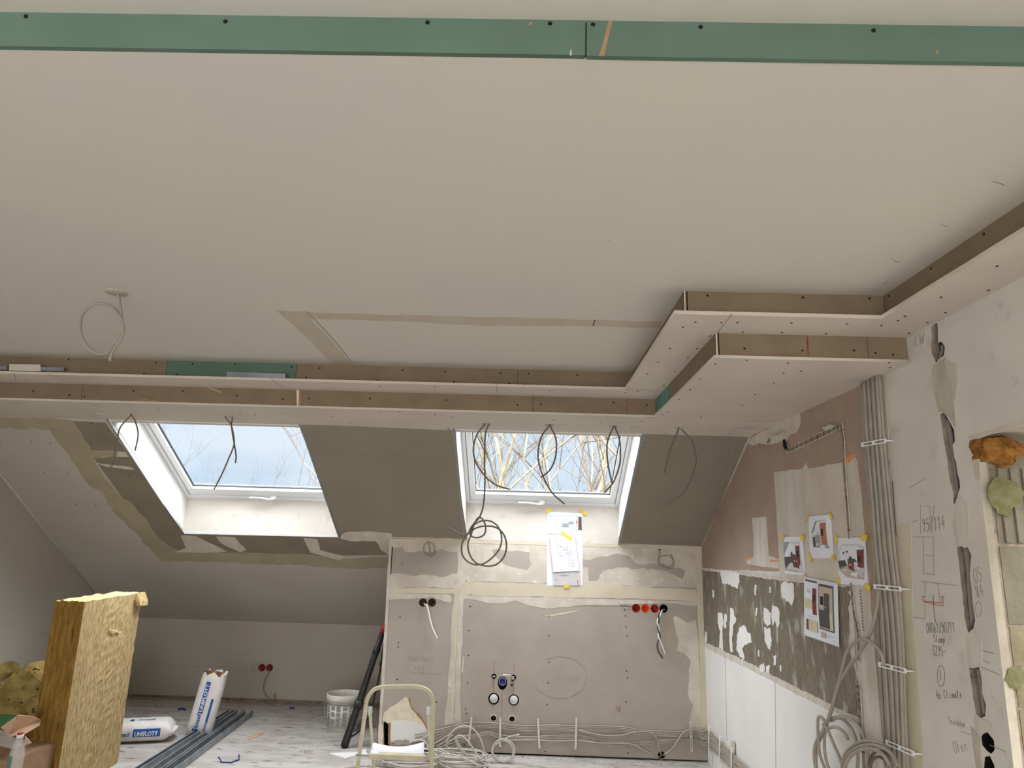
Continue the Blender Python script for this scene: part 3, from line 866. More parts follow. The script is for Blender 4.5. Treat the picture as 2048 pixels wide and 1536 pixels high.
screws(SLOPE, [(183, 847), (216, 862), (182, 885), (63, 883), (101, 886), (0, 883), (135, 947), (89, 946), (259, 952), (311, 1013), (153, 1009), (191, 1010), (315, 1049), (348, 1071), (343, 1053),
               (607, 870), (609, 874), (646, 909), (656, 908), (622, 908), (723, 910), (794, 911), (852, 913), (673, 958), (655, 989), (693, 1022), (705, 1022), (675, 1039), (896, 858), (898, 857), (900, 883), (909, 945), (875, 962), (912, 986), (915, 1023), (882, 1027), (919, 1053), (920, 1060),
               (1290, 885), (1300, 903), (1275, 969), (1270, 1034), (1352, 970), (1326, 1036), (1386, 905), (1387, 1036), (1419, 973), (1457, 905), (1492, 881), (1468, 934), (1452, 969), (1440, 1000), (1430, 1020), (1419, 1044), (1407, 1071)], wall_slope, .0055)
# lighter bead along the junctions
tube('joint_tape_line', [SLOPE.px(1503, 873, .003), SLOPE.px(1404, 1092, .003)], .006, 'filler_cream', wall_slope, k=1)
tube('joint_tape_line', [LWALL.at(*lw(5.3, SLOPE_Z(5.3)), .004) + Vector((0, 0, -.006)), LWALL.at(*lw(7.7, SLOPE_Z(7.7)), .004) + Vector((0, 0, -.006))], .008, 'wall_paint', wall_slope, k=1)

# ---- kitchen wall: joints, fillings, marks
K = lambda pix, m_, off=.001, amp=.008, step=.05, hl=(), nm=None: patch(KIT, pix, m_, wall_kitchen, off, amp, step, nm or 'filler_patch', hl)
hs = lambda *idx: [circ(KIT, *KHOLES[i]) for i in idx]
# upper band, left of the vertical joint
K([(779, 1080), (925, 1084), (920, 1105), (880, 1098), (868, 1104), (845, 1103), (810, 1104), (806, 1093), (790, 1096), (779, 1092)], 'filler_smear', hl=hs(13))
K([(776, 1150), (800, 1147), (830, 1152), (868, 1150), (880, 1154), (916, 1148), (914, 1176), (776, 1176)], 'filler_pale', .0012, .01)
# upper band, right of the joint
K([(935, 1083), (1400, 1094), (1400, 1170), (1395, 1175), (935, 1163), (926, 1150)], 'filler_pale', .001, .006, .06, hs(14))
K([(950, 1090), (985, 1093), (1000, 1100), (1040, 1110), (1060, 1125), (1030, 1132), (1003, 1145), (960, 1140), (945, 1120)], 'filler_smear', .0016, .012)
K([(1130, 1112), (1180, 1120), (1225, 1108), (1262, 1113), (1275, 1128), (1315, 1128), (1340, 1133), (1370, 1140), (1365, 1158), (1345, 1150), (1325, 1140), (1275, 1138), (1235, 1134), (1205, 1142), (1195, 1160), (1178, 1162), (1176, 1135), (1155, 1130)], 'board_grey', .0016, .012, .04)
K([(985, 1100), (1060, 1104), (1062, 1128), (1055, 1140), (1008, 1128), (990, 1112)], 'board_grey', .0018, .012, .04)
# bands of joint compound
K([(773, 1176), (912, 1177), (930, 1163), (960, 1164), (1100, 1168), (1150, 1165), (1392, 1180), (1396, 1202), (1300, 1198), (1180, 1196), (1040, 1193), (920, 1190), (900, 1187), (773, 1186)], 'filler_cream', .002, .005, .06)
K([(775, 1186), (898, 1188), (905, 1200), (900, 1206), (865, 1194), (846, 1196), (805, 1198), (780, 1200), (773, 1194)], 'filler_smear', .0015, .006, .05, [])
K([(918, 1190), (1040, 1193), (1394, 1203), (1394, 1212), (1340, 1206), (1240, 1210), (1170, 1211), (1095, 1218), (1060, 1212), (1030, 1200), (1010, 1207), (975, 1206), (960, 1202), (940, 1198), (925, 1197)], 'filler_pale', .0012, .006, .05, [])
K([(917, 1083), (934, 1083), (936, 1120), (930, 1165), (928, 1190), (926, 1215), (925, 1270), (922, 1330), (920, 1400), (924, 1450), (889, 1450), (896, 1370), (902, 1290), (903, 1230), (908, 1190), (914, 1150)], 'filler_pale', .0018, .006, .05)
K([(910, 1176), (918, 1176), (915, 1290), (906, 1446), (900, 1446), (908, 1290)], 'filler_cream', .003, .001, .1)
stroke(KIT, [(918, 1178), (913, 1300), (908, 1440), (921, 1448)], .004, 'plaster_grey', wall_kitchen, 'joint_line', .0034)
# top edge and corner joints
K([(779, 1076.5), (937, 1080), (1236, 1088), (1402, 1092), (1402, 1101), (1236, 1095), (937, 1086), (779, 1082)], 'filler_cream', .0025, .003, .06)
K([(1388, 1096), (1403, 1094), (1410, 1300), (1414, 1480), (1402, 1480), (1399, 1300), (1393, 1180)], 'filler_cream', .0028, .002, .08)
K([(1347, 1236), (1352, 1232), (1375, 1245), (1392, 1240), (1398, 1300), (1404, 1450), (1404, 1478), (1380, 1462), (1380, 1440), (1386, 1410), (1376, 1390), (1378, 1340), (1382, 1322), (1370, 1308), (1353, 1300), (1357, 1280), (1349, 1250)], 'filler_pale', .0014, .006, .04)
K([(779, 1076), (785, 1076), (762, 1485), (755, 1485), (770, 1240)], 'filler_pale', .0024, .002, .08)
K([(1088, 1232), (1100, 1230), (1140, 1223), (1162, 1222), (1140, 1226), (1104, 1233)], 'filler_cream', .0012, .001, .05)
K([(926, 1310), (929, 1316), (926, 1345), (923, 1344)], 'filler_cream', .0025, .001, .05)
screws(KIT, [(804, 1127), (800, 1234), (797, 1285), (796, 1294), (794, 1359), (941, 1189), (940, 1213), (938, 1261), (937, 1311), (935, 1366), (931, 1418), (933, 1427), (929, 1490), (1098, 1232), (1098, 1271), (1098, 1324), (1096, 1366), (1094, 1409), (1092, 1460), (1091, 1503),
             (1249, 1220), (1251, 1232), (1252, 1254), (1254, 1272), (1253, 1342), (1255, 1356), (1252, 1404), (1253, 1458), (1304, 1470), (1254, 1493), (1256, 1506), (898, 1376), (870, 1404), (873, 1404)], wall_kitchen, .0056)
# pencil and red chalk marks
for s_ in [[(875, 1205), (912, 1206)], [(943, 1205), (943, 1214)], [(1068, 1201), (1068, 1216)], [(1068, 1209), (1250, 1213)], [(1335, 1218), (1368, 1220)], [(1223, 1427), (1223, 1436)], [(1227, 1428), (1227, 1432)]]:
    stroke(KIT, s_, .003, 'pencil', wall_kitchen)
for s_ in [[(989, 1320), (988, 1345)], [(987, 1362), (987, 1385)], [(1004, 1384), (1003, 1434)], [(1028, 1327), (1028, 1344)], [(1027, 1370), (1027, 1387)]]:
    stroke(KIT, s_, .003, 'red_pen', wall_kitchen, 'red_line')
for s_ in [[(1005, 1328), (1005, 1345)], [(986, 1411), (986, 1420)], [(1026, 1412), (1025, 1424)]]:
    stroke(KIT, s_, .0025, 'pencil', wall_kitchen)
stroke(KIT, [(1120 + 53 * math.cos(a), 1355 + 42 * math.sin(a)) for a in [2 * PI * i / 28 - 2.2 for i in range(23)]], .003, 'pencil', wall_kitchen)
handwriting(KIT, 'Kühlteil', (817, 1322), (868, 1323), .045, 'pencil', wall_kitchen, .0028)
handwriting(KIT, '255', (824, 1345), (850, 1346), .05, 'pencil', wall_kitchen, .003)
handwriting(KIT, 'H--------', (840, 1350), (890, 1351), .028, 'pencil', wall_kitchen, .003)
handwriting(KIT, 'x  U chen', (1092, 1363), (1165, 1360), .035, 'pencil', wall_kitchen, .0025)
handwriting(KIT, '78', (1229, 1424), (1242, 1424), .04, 'red_pen', wall_kitchen, .003)
# torn corner low on the left
K([(765, 1440), (768, 1425), (780, 1415), (800, 1402), (812, 1393), (816, 1398), (820, 1412), (835, 1432), (848, 1448), (856, 1464), (852, 1478), (835, 1484), (800, 1486), (786, 1484), (778, 1486), (777, 1448)], 'board_edge', .004, .004, .03, [], 'torn_board')
K([(815, 1395), (822, 1400), (820, 1410), (838, 1427), (850, 1445), (856, 1462), (850, 1462), (838, 1440), (818, 1416), (811, 1400)], 'paper_brown', .002, .005, .03, [], 'torn_paper')
K([(782, 1444), (800, 1440), (830, 1444), (845, 1452), (860, 1466), (858, 1482), (840, 1482), (815, 1484), (790, 1482), (781, 1480)], 'white_paint', .006, .004, .04, [], 'exposed_board')
K([(757, 1450), (762, 1446), (766, 1452), (766, 1490), (757, 1490)], 'board_edge', .004, .005, .03, [], 'torn_board')
K([(790, 1480), (812, 1478), (825, 1484), (822, 1490), (792, 1490)], 'plaster_grey', .007, .004, .02, [], 'torn_board')
K([(777, 1446), (782, 1444), (780, 1488), (776, 1488)], 'paper_brown', .007, .002, .02, [], 'torn_paper')

# ---- right wall surfaces
R = lambda pix, m_, off=.001, amp=.008, step=.05, hl=(), nm='wall_patch': patch(RWALL, pix, m_, wall_right, off, amp, step, nm, hl)
R([(1503, 872), (1540, 848), (1735, 750), (1757, 740), (1760, 752), (1768, 860), (1778, 980), (1790, 1130), (1800, 1300), (1812, 1460), (1818, 1560), (1760, 1560), (1755, 1480), (1735, 1150), (1560, 1142), (1404, 1139), (1402, 1093)], 'pink_paint', .001, .003)
R([(1497, 885), (1506, 872), (1560, 842), (1600, 826), (1601, 850), (1596, 862), (1580, 868), (1574, 880), (1552, 885), (1540, 890), (1520, 886), (1506, 893)], 'filler_pale', .0025, .008, .03)
R([(1545, 866), (1556, 862), (1572, 858), (1574, 864), (1560, 870), (1546, 874)], 'plaster_grey', .003, .006, .02)
R([(1534, 884), (1540, 876), (1542, 880), (1536, 888)], 'concrete', .0035, .003, .02)
R([(1549, 944), (1606, 937), (1613, 924), (1617, 938), (1660, 935), (1686, 925), (1712, 914), (1716, 925), (1724, 1000), (1738, 1150), (1752, 1330), (1766, 1480), (1769, 1560), (1731, 1560), (1722, 1440), (1715, 1340), (1708, 1260), (1704, 1200), (1690, 1178), (1560, 1156), (1557, 1080), (1552, 1000)], 'grey_patch', .002, .004, .05)
R([(1615, 938), (1684, 926), (1696, 1040), (1700, 1170), (1612, 1163), (1612, 1050), (1618, 1000)], 'filler_smear', .0026, .006)
R([(1692, 914), (1700, 912), (1711, 906), (1713, 912), (1700, 925), (1693, 926)], 'orange_mark', .003, .004, .02)
R([(1505, 1036), (1533, 1033), (1536, 1080), (1538, 1112), (1558, 1118), (1558, 1138), (1494, 1128), (1494, 1117), (1507, 1114), (1508, 1080)], 'grey_patch', .002, .003, .04)
R([(1494, 1117), (1500, 1113), (1507, 1116), (1497, 1121)], 'orange_mark', .0026, .002, .02)
R([(1540, 1120), (1556, 1119), (1557, 1123), (1541, 1124)], 'orange_mark', .0026, .002, .02)
# white-painted lower part
R([(1406, 1284), (1440, 1298), (1500, 1328), (1600, 1380), (1722, 1438), (1730, 1560), (1416, 1560)], 'white_paint', .0015, .002, .06)
# combed tile adhesive field
R([(1405, 1136), (1480, 1146), (1560, 1158), (1640, 1168), (1705, 1176), (1706, 1190), (1697, 1215), (1699, 1250), (1702, 1300), (1712, 1345), (1716, 1380), (1720, 1410), (1718, 1440), (1690, 1424), (1640, 1402), (1560, 1358), (1490, 1322), (1440, 1300), (1410, 1284)], 'tile_adhesive', .004, .008, .04, (), 'adhesive_field')
R([(1404, 1135), (1480, 1143), (1560, 1155), (1640, 1164), (1642, 1170), (1560, 1161), (1480, 1149), (1405, 1141)], 'filler_pale', .006, .004, .04)
R([(1406, 1282), (1440, 1297), (1500, 1326), (1600, 1378), (1720, 1436), (1722, 1446), (1640, 1410), (1560, 1368), (1490, 1332), (1440, 1309), (1407, 1291)], 'grey_patch', .005, .005, .03)
R([(1698, 1183), (1710, 1180), (1712, 1300), (1716, 1345), (1706, 1320), (1700, 1290), (1704, 1250), (1699, 1215), (1705, 1195)], 'grey_patch', .006, .005, .03)
blobs = [[(1442, 1143), (1455, 1141), (1480, 1146), (1481, 1165), (1476, 1178), (1468, 1174), (1460, 1168), (1446, 1168)],
         [(1568, 1163), (1590, 1166), (1590, 1195), (1586, 1212), (1580, 1204), (1567, 1196), (1564, 1180)],
         [(1438, 1224), (1446, 1225), (1449, 1245), (1446, 1262), (1448, 1300), (1440, 1296), (1442, 1262), (1437, 1245)],
         [(1450, 1228), (1454, 1228), (1454, 1255), (1450, 1256)], [(1462, 1216), (1468, 1217), (1470, 1230), (1475, 1240), (1468, 1252), (1466, 1280), (1468, 1304), (1462, 1304), (1460, 1270), (1462, 1240)],
         [(1480, 1256), (1490, 1250), (1496, 1262), (1503, 1268), (1506, 1285), (1492, 1290), (1486, 1296), (1492, 1320), (1484, 1316), (1475, 1300), (1476, 1275)],
         [(1530, 1215), (1536, 1218), (1544, 1226), (1543, 1250), (1536, 1252), (1529, 1240)], [(1546, 1210), (1556, 1214), (1562, 1225), (1561, 1250), (1556, 1254), (1552, 1240), (1547, 1250), (1545, 1232)],
         [(1531, 1256), (1543, 1258), (1546, 1280), (1543, 1302), (1538, 1296), (1532, 1284)], [(1514, 1215), (1517, 1216), (1516, 1232), (1513, 1232)], [(1426, 1180), (1430, 1180), (1430, 1196), (1427, 1196)],
         [(1520, 1330), (1530, 1326), (1532, 1340), (1524, 1345)], [(1549, 1312), (1556, 1312), (1554, 1328), (1550, 1330)], [(1534, 1332), (1542, 1332), (1541, 1345), (1535, 1344)], [(1412, 1262), (1416, 1266), (1415, 1284), (1411, 1284)],
         [(1512, 1170), (1515, 1170), (1514, 1190), (1511, 1190)], [(1541, 1174), (1544, 1174), (1544, 1186), (1541, 1186)]]
for q in blobs:
    R(q, 'white_paint', .0075, .008, .016, (), 'paint_remnant')
for q in [(1453, 1230), (1485, 1318), (1518, 1300), (1562, 1330)]:
    R([(q[0], q[1]), (q[0] + 3, q[1]), (q[0] + 3, q[1] + 14), (q[0], q[1] + 12)], 'white_paint', .0075, .002, .02, (), 'paint_remnant')
# vertical board joints low on the white part
for a, b_ in [((1450, 1312), (1454, 1480)), ((1550, 1360), (1552, 1536))]:
    stroke(RWALL, [a, b_], .004, 'grey_patch', wall_right, 'board_joint', .004)
# chased cable slot: a dark groove with ragged plaster lips
slot = [(1571, 880), (1573, 893), (1578, 900), (1595, 893), (1625, 879), (1660, 862), (1685, 851)]
slot2 = [(1683, 851), (1688, 880), (1689, 920), (1693, 980), (1697, 1030), (1700, 1075)]
slot3 = [(1704, 1168), (1709, 1225), (1717, 1262), (1719, 1320)]
slot4 = [(1716, 1362), (1720, 1400), (1722, 1450), (1727, 1480), (1731, 1560)]
for i, (s_, w_) in enumerate([(slot, .022), (slot2, .016), (slot3, .016), (slot4, .024)]):
    stroke(RWALL, s_, w_ * 1.5, 'filler_pale', wall_right, 'groove_lip', .008, 3)
    stroke(RWALL, s_, w_, 'concrete', wall_right, 'groove', .010, 3)
R([(1569, 880), (1572, 878), (1576, 884), (1578, 897), (1573, 899), (1570, 892)], 'void_black', .0115, .001, .02, (), 'groove_end')  # black patch painting shade into the open end of the slot
R([(1648, 856), (1665, 849), (1672, 850), (1670, 856), (1655, 862)], 'filler_pale', .012, .004, .02)
# vertical filled strips of the plaster field by the cables
R([(1762, 752), (1770, 750), (1776, 850), (1781, 960), (1774, 962), (1768, 860)], 'filler_cream', .0015, .003, .05)
stroke(RWALL, [(1771, 790), (1774, 850), (1779, 930)], .003, 'dark_gap', wall_right, 'crack')
stroke(RWALL, [(1785, 962), (1788, 1010), (1793, 1080)], .004, 'dark_gap', wall_right, 'crack')
stroke(RWALL, [(1822, 1410), (1826, 1450), (1830, 1490)], .004, 'pencil_dark', wall_right, 'crack')
R([(1795, 1050), (1805, 1045), (1818, 1048), (1823, 1070), (1825, 1180), (1832, 1300), (1842, 1420), (1850, 1560), (1818, 1560), (1808, 1400), (1800, 1200)], 'filler_cream', .0016, .006, .05)
R([(1779, 1056), (1786, 1030), (1790, 1060), (1797, 1100), (1800, 1180), (1790, 1150)], 'filler_pale', .002, .005, .04)
R([(1866, 728), (1874, 727), (1890, 716), (1903, 738), (1908, 790), (1911, 856), (1900, 836), (1887, 824), (1878, 822), (1868, 780), (1864, 745)], 'plaster_grey', .001, .008, .04)
R([(1890, 716), (1912, 730), (1916, 760), (1910, 800), (1903, 770)], 'grey_patch', .0014, .008, .04)
R([(1910, 1010), (1920, 990), (1935, 1010), (1938, 1050), (1935, 1088), (1914, 1090), (1906, 1050)], 'grey_patch', .0012, .008, .04)
R([(1936, 1268), (1948, 1258), (1965, 1280), (1965, 1325), (1958, 1332), (1938, 1334), (1932, 1290)], 'grey_patch', .002, .008, .04)
R([(1948, 1432), (1965, 1438), (1980, 1445), (1990, 1470), (1985, 1475), (1976, 1463), (1962, 1470), (1952, 1462)], 'grey_patch', .003, .008, .04)
R([(1943, 1452), (1960, 1475), (1962, 1505), (1966, 1540), (1960, 1560), (1948, 1500)], 'plaster_grey', .002, .006, .04)
R([(1938, 872), (2060, 834), (2060, 846), (1956, 878), (1956, 900), (1962, 960), (1952, 960)], 'filler_pale', .002, .004, .05)
# conduits in the chases
for pts, r_, n_ in [([(1896, 840), (1904, 880), (1910, 940), (1916, 990)], .007, 'conduit'), ([(1891, 836), (1900, 880), (1906, 940), (1912, 1000)], .006, 'conduit'),
                    ([(1930, 1092), (1936, 1130), (1940, 1190), (1945, 1250)], .008, 'conduit'), ([(1935, 1092), (1940, 1140), (1944, 1190), (1948, 1240)], .006, 'conduit'),
                    ([(1957, 1336), (1962, 1370), (1966, 1400), (1970, 1430)], .008, 'conduit'), ([(1884, 690), (1885, 700), (1880, 715)], .006, 'conduit')]:
    tube(n_, [RMID.px(*p, 0) for p in pts], r_, 'conduit', wall_right)

# black patches that paint the shade deep in the chases
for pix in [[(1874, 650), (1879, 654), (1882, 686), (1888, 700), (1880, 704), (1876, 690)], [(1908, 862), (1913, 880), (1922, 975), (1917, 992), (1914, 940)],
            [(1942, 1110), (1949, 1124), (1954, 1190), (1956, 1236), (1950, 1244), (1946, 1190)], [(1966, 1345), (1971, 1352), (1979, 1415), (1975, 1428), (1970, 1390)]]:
    patch(RDEEP, pix, 'void_black', wall_right, .001, .002, .03, 'slot_shade')
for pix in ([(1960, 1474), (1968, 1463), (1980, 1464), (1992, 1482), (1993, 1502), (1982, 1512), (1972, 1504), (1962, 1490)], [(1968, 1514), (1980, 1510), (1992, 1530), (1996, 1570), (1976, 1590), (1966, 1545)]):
    patch(RDEEP, pix, 'void_black', wall_right, .002, .001, .03, 'slot_shade')
# handwriting, plan sketches
handwriting(RWALL, 'LW', (1829, 693), (1850, 686), .045, 'pencil', wall_right, .0018)
handwriting(RWALL, '95/114', (1846, 1064), (1892, 1058), .05, 'pencil_dark', wall_right, .0018)
handwriting(RWALL, '05', (1950, 1168), (1968, 1162), .05, 'pencil', wall_right, .0018)
handwriting(RWALL, '84', (1954, 1196), (1970, 1190), .04, 'pencil', wall_right, .0018)
handwriting(RWALL, '08061/90711', (1854, 1266), (1912, 1266), .038, 'pencil_dark', wall_right, .0016)
handwriting(RWALL, 'Slump', (1868, 1284), (1892, 1286), .028, 'pencil_dark', wall_right, .0016)
handwriting(RWALL, '3295-', (1866, 1310), (1894, 1314), .036, 'pencil_dark', wall_right, .0016)
handwriting(RWALL, '4x Climate', (1874, 1398), (1926, 1396), .03, 'pencil_dark', wall_right, .0016)
handwriting(RWALL, 'Trockner', (1898, 1448), (1934, 1456), .026, 'pencil', wall_right, .0016)
handwriting(RWALL, 'Ofen', (1910, 1508), (1938, 1500), .04, 'pencil', wall_right, .0016)
stroke(RWALL, [(1882 + 7.5 * math.cos(a), 1352 + 21 * math.sin(a)) for a in [2 * PI * i / 20 for i in range(21)]], .0018, 'pencil_dark', wall_right)
stroke(RWALL, [(1881, 1341), (1882, 1360)], .002, 'pencil_dark', wall_right)
stroke(RWALL, [(1957 + 6 * math.cos(a), 1218 + 15 * math.sin(a)) for a in [2 * PI * i / 20 for i in range(21)]], .0018, 'pencil', wall_right)
for s_ in [[(1843, 1163), (1912, 1171)], [(1841, 1011), (1841, 1068)], [(1850, 1012), (1860, 1012), (1860, 1058)], [(1820, 975), (1848, 958)], [(1868, 1010), (1864, 1066)], [(1826, 1074), (1868, 1074)], [(1846, 1074), (1848, 1150)], [(1866, 1074), (1868, 1150)], [(1825, 1044), (1836, 1040)], [(1876, 1168), (1880, 1205)],
           [(1825, 1234), (1850, 1238), (1850, 1165)], [(1962, 1334), (2000, 1350)], [(1920, 1462), (1942, 1470)], [(1980, 1490), (2012, 1504)], [(1850, 1110), (1868, 1112)], [(1850, 1146), (1870, 1150)], [(1960, 1300), (1988, 1307)], [(1962, 1320), (1980, 1326)]]:
    stroke(RWALL, s_, .0018, 'pencil', wall_right)
stroke(RWALL, [(1866, 1190), (1868, 1220), (1871, 1244)], .003, 'pencil_dark', wall_right)
for s_ in [[(1850, 1193), (1845, 1193), (1846, 1203), (1886, 1212), (1888, 1193), (1883, 1194)], [(1849, 1202), (1883, 1206), (1884, 1196)]]:
    stroke(RWALL, s_, .0022, 'red_pen', wall_right, 'red_line')
for i in range(14):   # row of little ink dashes beside the adhesive
    y = 1181 + i * 6
    stroke(RWALL, [(1720 + i * .45, y), (1722.5 + i * .45, y + 1.5)], .004, 'pencil_dark', wall_right, 'ink_dash', .004)
handwriting(RWALL, 'Summe rtuchen', (1745, 1472), (1738, 1395), .03, 'pencil_dark', wall_right, .0022)

# ---- jamb of the opening on the right: sand-lime blocks seen end-on
JAMB = Plane((0, OPEN_Y, 0), (1, 0, 0), (0, 0, 1))
xj = XR(OPEN_Y)
zs = [0.0, JAMB.hit(1990, 1415).z, JAMB.hit(1990, 1250).z, JAMB.hit(1990, 1089).z, JAMB.hit(1990, 932).z, OPEN_Z + .02]
for i, (a, b_) in enumerate(zip(zs, zs[1:])):
    o = box('block', (xj + .036, OPEN_Y - .002, a + .002), (xj + .26, OPEN_Y + .2, b_ - .002), ['block_tan', 'block_tan', 'block_grey', 'block_grey', 'block_grey'][i], wall_right, .003)
    if i == 3:
        for k_ in range(5):
            x = xj + .06 + k_ * .042
            box('block_rib', (x, OPEN_Y - .009, a + .006), (x + .018, OPEN_Y - .001, b_ - .006), 'block_grey', o, .002)
o = box('block_backing', (xj + .03, OPEN_Y + .0005, 0), (xj + .25, OPEN_Y + .18, OPEN_Z), 'concrete', wall_right)
J = lambda pix, m_, off, amp=.006, nm='filler_patch': patch(JAMB, pix, m_, wall_right, off, amp, .010, nm)
J([(1985, 955), (2005, 952), (2030, 968), (2044, 990), (2030, 1010), (2012, 1034), (1990, 1025), (1974, 1000), (1972, 975)], 'green_foam', .012, .006, 'green_spray_mark')
J([(2014, 1340), (2040, 1330), (2052, 1352), (2040, 1380), (2020, 1376), (2008, 1360)], 'green_foam', .004, .004, 'green_spray_mark')
lint = box('lintel', (xj + .036, 1.2, OPEN_Z + .001), (xj + .25, OPEN_Y, OPEN_Z + .2), 'plaster_grey', wall_right)
# torn piece of wool stuffed on the top block
def lump(name, pix, Y, depth, material, seed, parent=None, amp=.010):
    """fibrous block: outline in a vertical plane, given depth and a rough surface"""
    pl = Plane((0, Y, 0), (1, 0, 0), (0, 0, 1))
    rnd = random.Random(seed)
    uv = jag([pl.uv(*p) for p in pix], amp, .02, seed)
    cx = sum(p[0] for p in uv) / len(uv); cz = sum(p[1] for p in uv) / len(uv)
    bm = bmesh.new()
    layers = []
    for sc_, d in [(.86, -.012), (1, 0.012), (1.02, depth * .5), (1, depth - .01), (.9, depth)]:
        layers.append([bm.verts.new((cx + (p[0] - cx) * sc_ + rnd.uniform(-amp, amp) * .3, Y + d + rnd.uniform(-amp, amp) * .3, cz + (p[1] - cz) * sc_ + rnd.uniform(-amp, amp) * .3)) for p in uv])
    for A, B in zip(layers, layers[1:]):
        for i in range(len(A)):
            bm.faces.new((A[i], A[(i + 1) % len(A)], B[(i + 1) % len(A)], B[i]))
    for L in (layers[0], layers[-1]):
        c = bm.verts.new((cx, L[0].co.y - (.015 if L is layers[0] else -.01), cz))
        for i in range(len(L)): bm.faces.new((L[i], L[(i + 1) % len(L)], c))
    return link(name, bm_mesh(bm), material, parent)


o = lump('mineral_wool_scrap', [(1957, 878), (1964, 871), (2010, 871), (2030, 880), (2050, 888), (2060, 905), (2040, 915), (2030, 930), (2004, 930), (1990, 922), (1962, 916)], OPEN_Y - .03, .06, 'wool_orange', 4, amp=.007)
tag(o, 'orange scrap of mineral wool stuffed at the head of the block jamb on the right', 'insulation')

# ------------------------------------------------------------------ roof windows
DFR = 0.275          # frame plane stands this far outside the sloping lining
def spl(d):
    return Plane(SLOPE.o - SLOPE.n * d, SLOPE.u, SLOPE.v)


FRP = spl(DFR)


def beam(name, pl, u0, u1, v0, v1, w0, w1, material, parent, bevel=.003):
    """box laid out in plane coordinates"""
    return hexa(name, [pl.at(u0, v0, w0), pl.at(u1, v0, w0), pl.at(u1, v1, w0), pl.at(u0, v1, w0),
                       pl.at(u0, v0, w1), pl.at(u1, v0, w1), pl.at(u1, v1, w1), pl.at(u0, v1, w1)], material, parent, bevel)


def quad_board(name, pts, nrm, t, material, parent):
    n = Vector(nrm) * t
    pts = [Vector(p) for p in pts]
    return hexa(name, [*pts, *[p + n for p in pts]], material, parent)


def skylight(idx, w, yb):
    x0, x1 = w
    zb = SLOPE_Z(yb)
    zt = zb + DFR / math.cos(SL)
    yt, ztop = 4.90, SLOPE_Z(4.90)
    off = Vector((0, math.sin(SL), math.cos(SL))) * (DFR)
    root = st(empty('window_%d' % idx, ((x0 + x1) / 2, yb, zb)))
    tp = Vector((0, yt, ztop)) + off
    # reveal boards
    for x, nx in ((x0, -1), (x1, 1)):
        quad_board('reveal_board', [(x, yb, zb), (x, yb, zt + .0), (x, tp.y, tp.z), (x, yt, ztop)], (nx, 0, 0), .0125, 'white_paint', root)
    quad_board('reveal_board', [(x0, yb, zb), (x1, yb, zb), (x1, yb, zt), (x0, yb, zt)], (0, 1, 0), .0125, 'plaster_white', root)
    quad_board('reveal_board', [(x0, yt, ztop), (x1, yt, ztop), (x1, tp.y, tp.z), (x0, tp.y, tp.z)], (0, -.5, .86), .0125, 'white_paint', root)
    # frame, sash and pane in the frame plane
    v0 = (7.767 - yb) / math.cos(SL) + DFR * T30      # lower edge of the frame along the slope
    v1 = (7.767 - 4.90) / math.cos(SL)
    f = .030
    fr = beam('window_frame', FRP, x0, x1, v0 - .01, v0 + f, -.05, .004, 'pvc_white', root)
    beam('frame_side', FRP, x0, x0 + f, v0 + f, v1, -.05, .004, 'pvc_white', fr)
    beam('frame_side', FRP, x1 - f, x1, v0 + f, v1, -.05, .004, 'pvc_white', fr)
    beam('frame_side', FRP, x0, x1, v1 - f, v1 + .02, -.05, .004, 'pvc_white', fr)
    gg = .004
    sb, ss = .095, .052
    sash = beam('sash', FRP, x0 + f + gg, x1 - f - gg, v0 + f + gg, v0 + f + sb, -.06, -.008, 'pvc_white', root)
    beam('sash_side', FRP, x0 + f + gg, x0 + f + ss, v0 + f + sb, v1 - f, -.06, -.008, 'pvc_white', sash)
    beam('sash_side', FRP, x1 - f - ss, x1 - f - gg, v0 + f + sb, v1 - f, -.06, -.008, 'pvc_white', sash)
    beam('sash_side', FRP, x0 + f + gg, x1 - f - gg, v1 - f - ss, v1 - f, -.06, -.008, 'pvc_white', sash)
    # dark rubber line between frame and sash, and round the glass
    for a, b_, c, d in ((x0 + f, x0 + f + gg, v0 + f, v1 - f), (x1 - f - gg, x1 - f, v0 + f, v1 - f), (x0 + f, x1 - f, v0 + f, v0 + f + gg)):
        beam('seal', FRP, a, b_, c, d, -.05, -.02, 'gasket', root, 0)
    gu0, gu1, gv0, gv1 = x0 + f + ss, x1 - f - ss, v0 + f + sb, v1 - f - ss
    for a, b_, c, d in ((gu0, gu0 + .006, gv0, gv1), (gu1 - .006, gu1, gv0, gv1), (gu0, gu1, gv0, gv0 + .006)):
        beam('seal', FRP, a, b_, c, d, -.05, -.035, 'gasket', root, 0)
    beam('glass', FRP, gu0 - .01, gu1 + .01, gv0 - .01, gv1 + .01, -.046, -.040, 'window_glass', root, 0)
    # lever handle at the lower rail
    hx = (x0 + x1) / 2 + (.02 if idx == 1 else -.08)
    hv = v0 + f + .012
    h = beam('window_handle', FRP, hx + .05, hx + .10, hv - .012, hv + .02, -.01, .028, 'pvc_white', root, .008)
    tube('lever', [FRP.at(hx + .08, hv + .008, .030), FRP.at(hx + .03, hv + .012, .034), FRP.at(hx - .03, hv + .022, .030), FRP.at(hx - .13, hv + .02, .028)], .008, 'pvc_white', h)
    return root


sk1 = skylight(1, W1, Y_BOT)
sk2 = skylight(2, W2, KIT_Y)
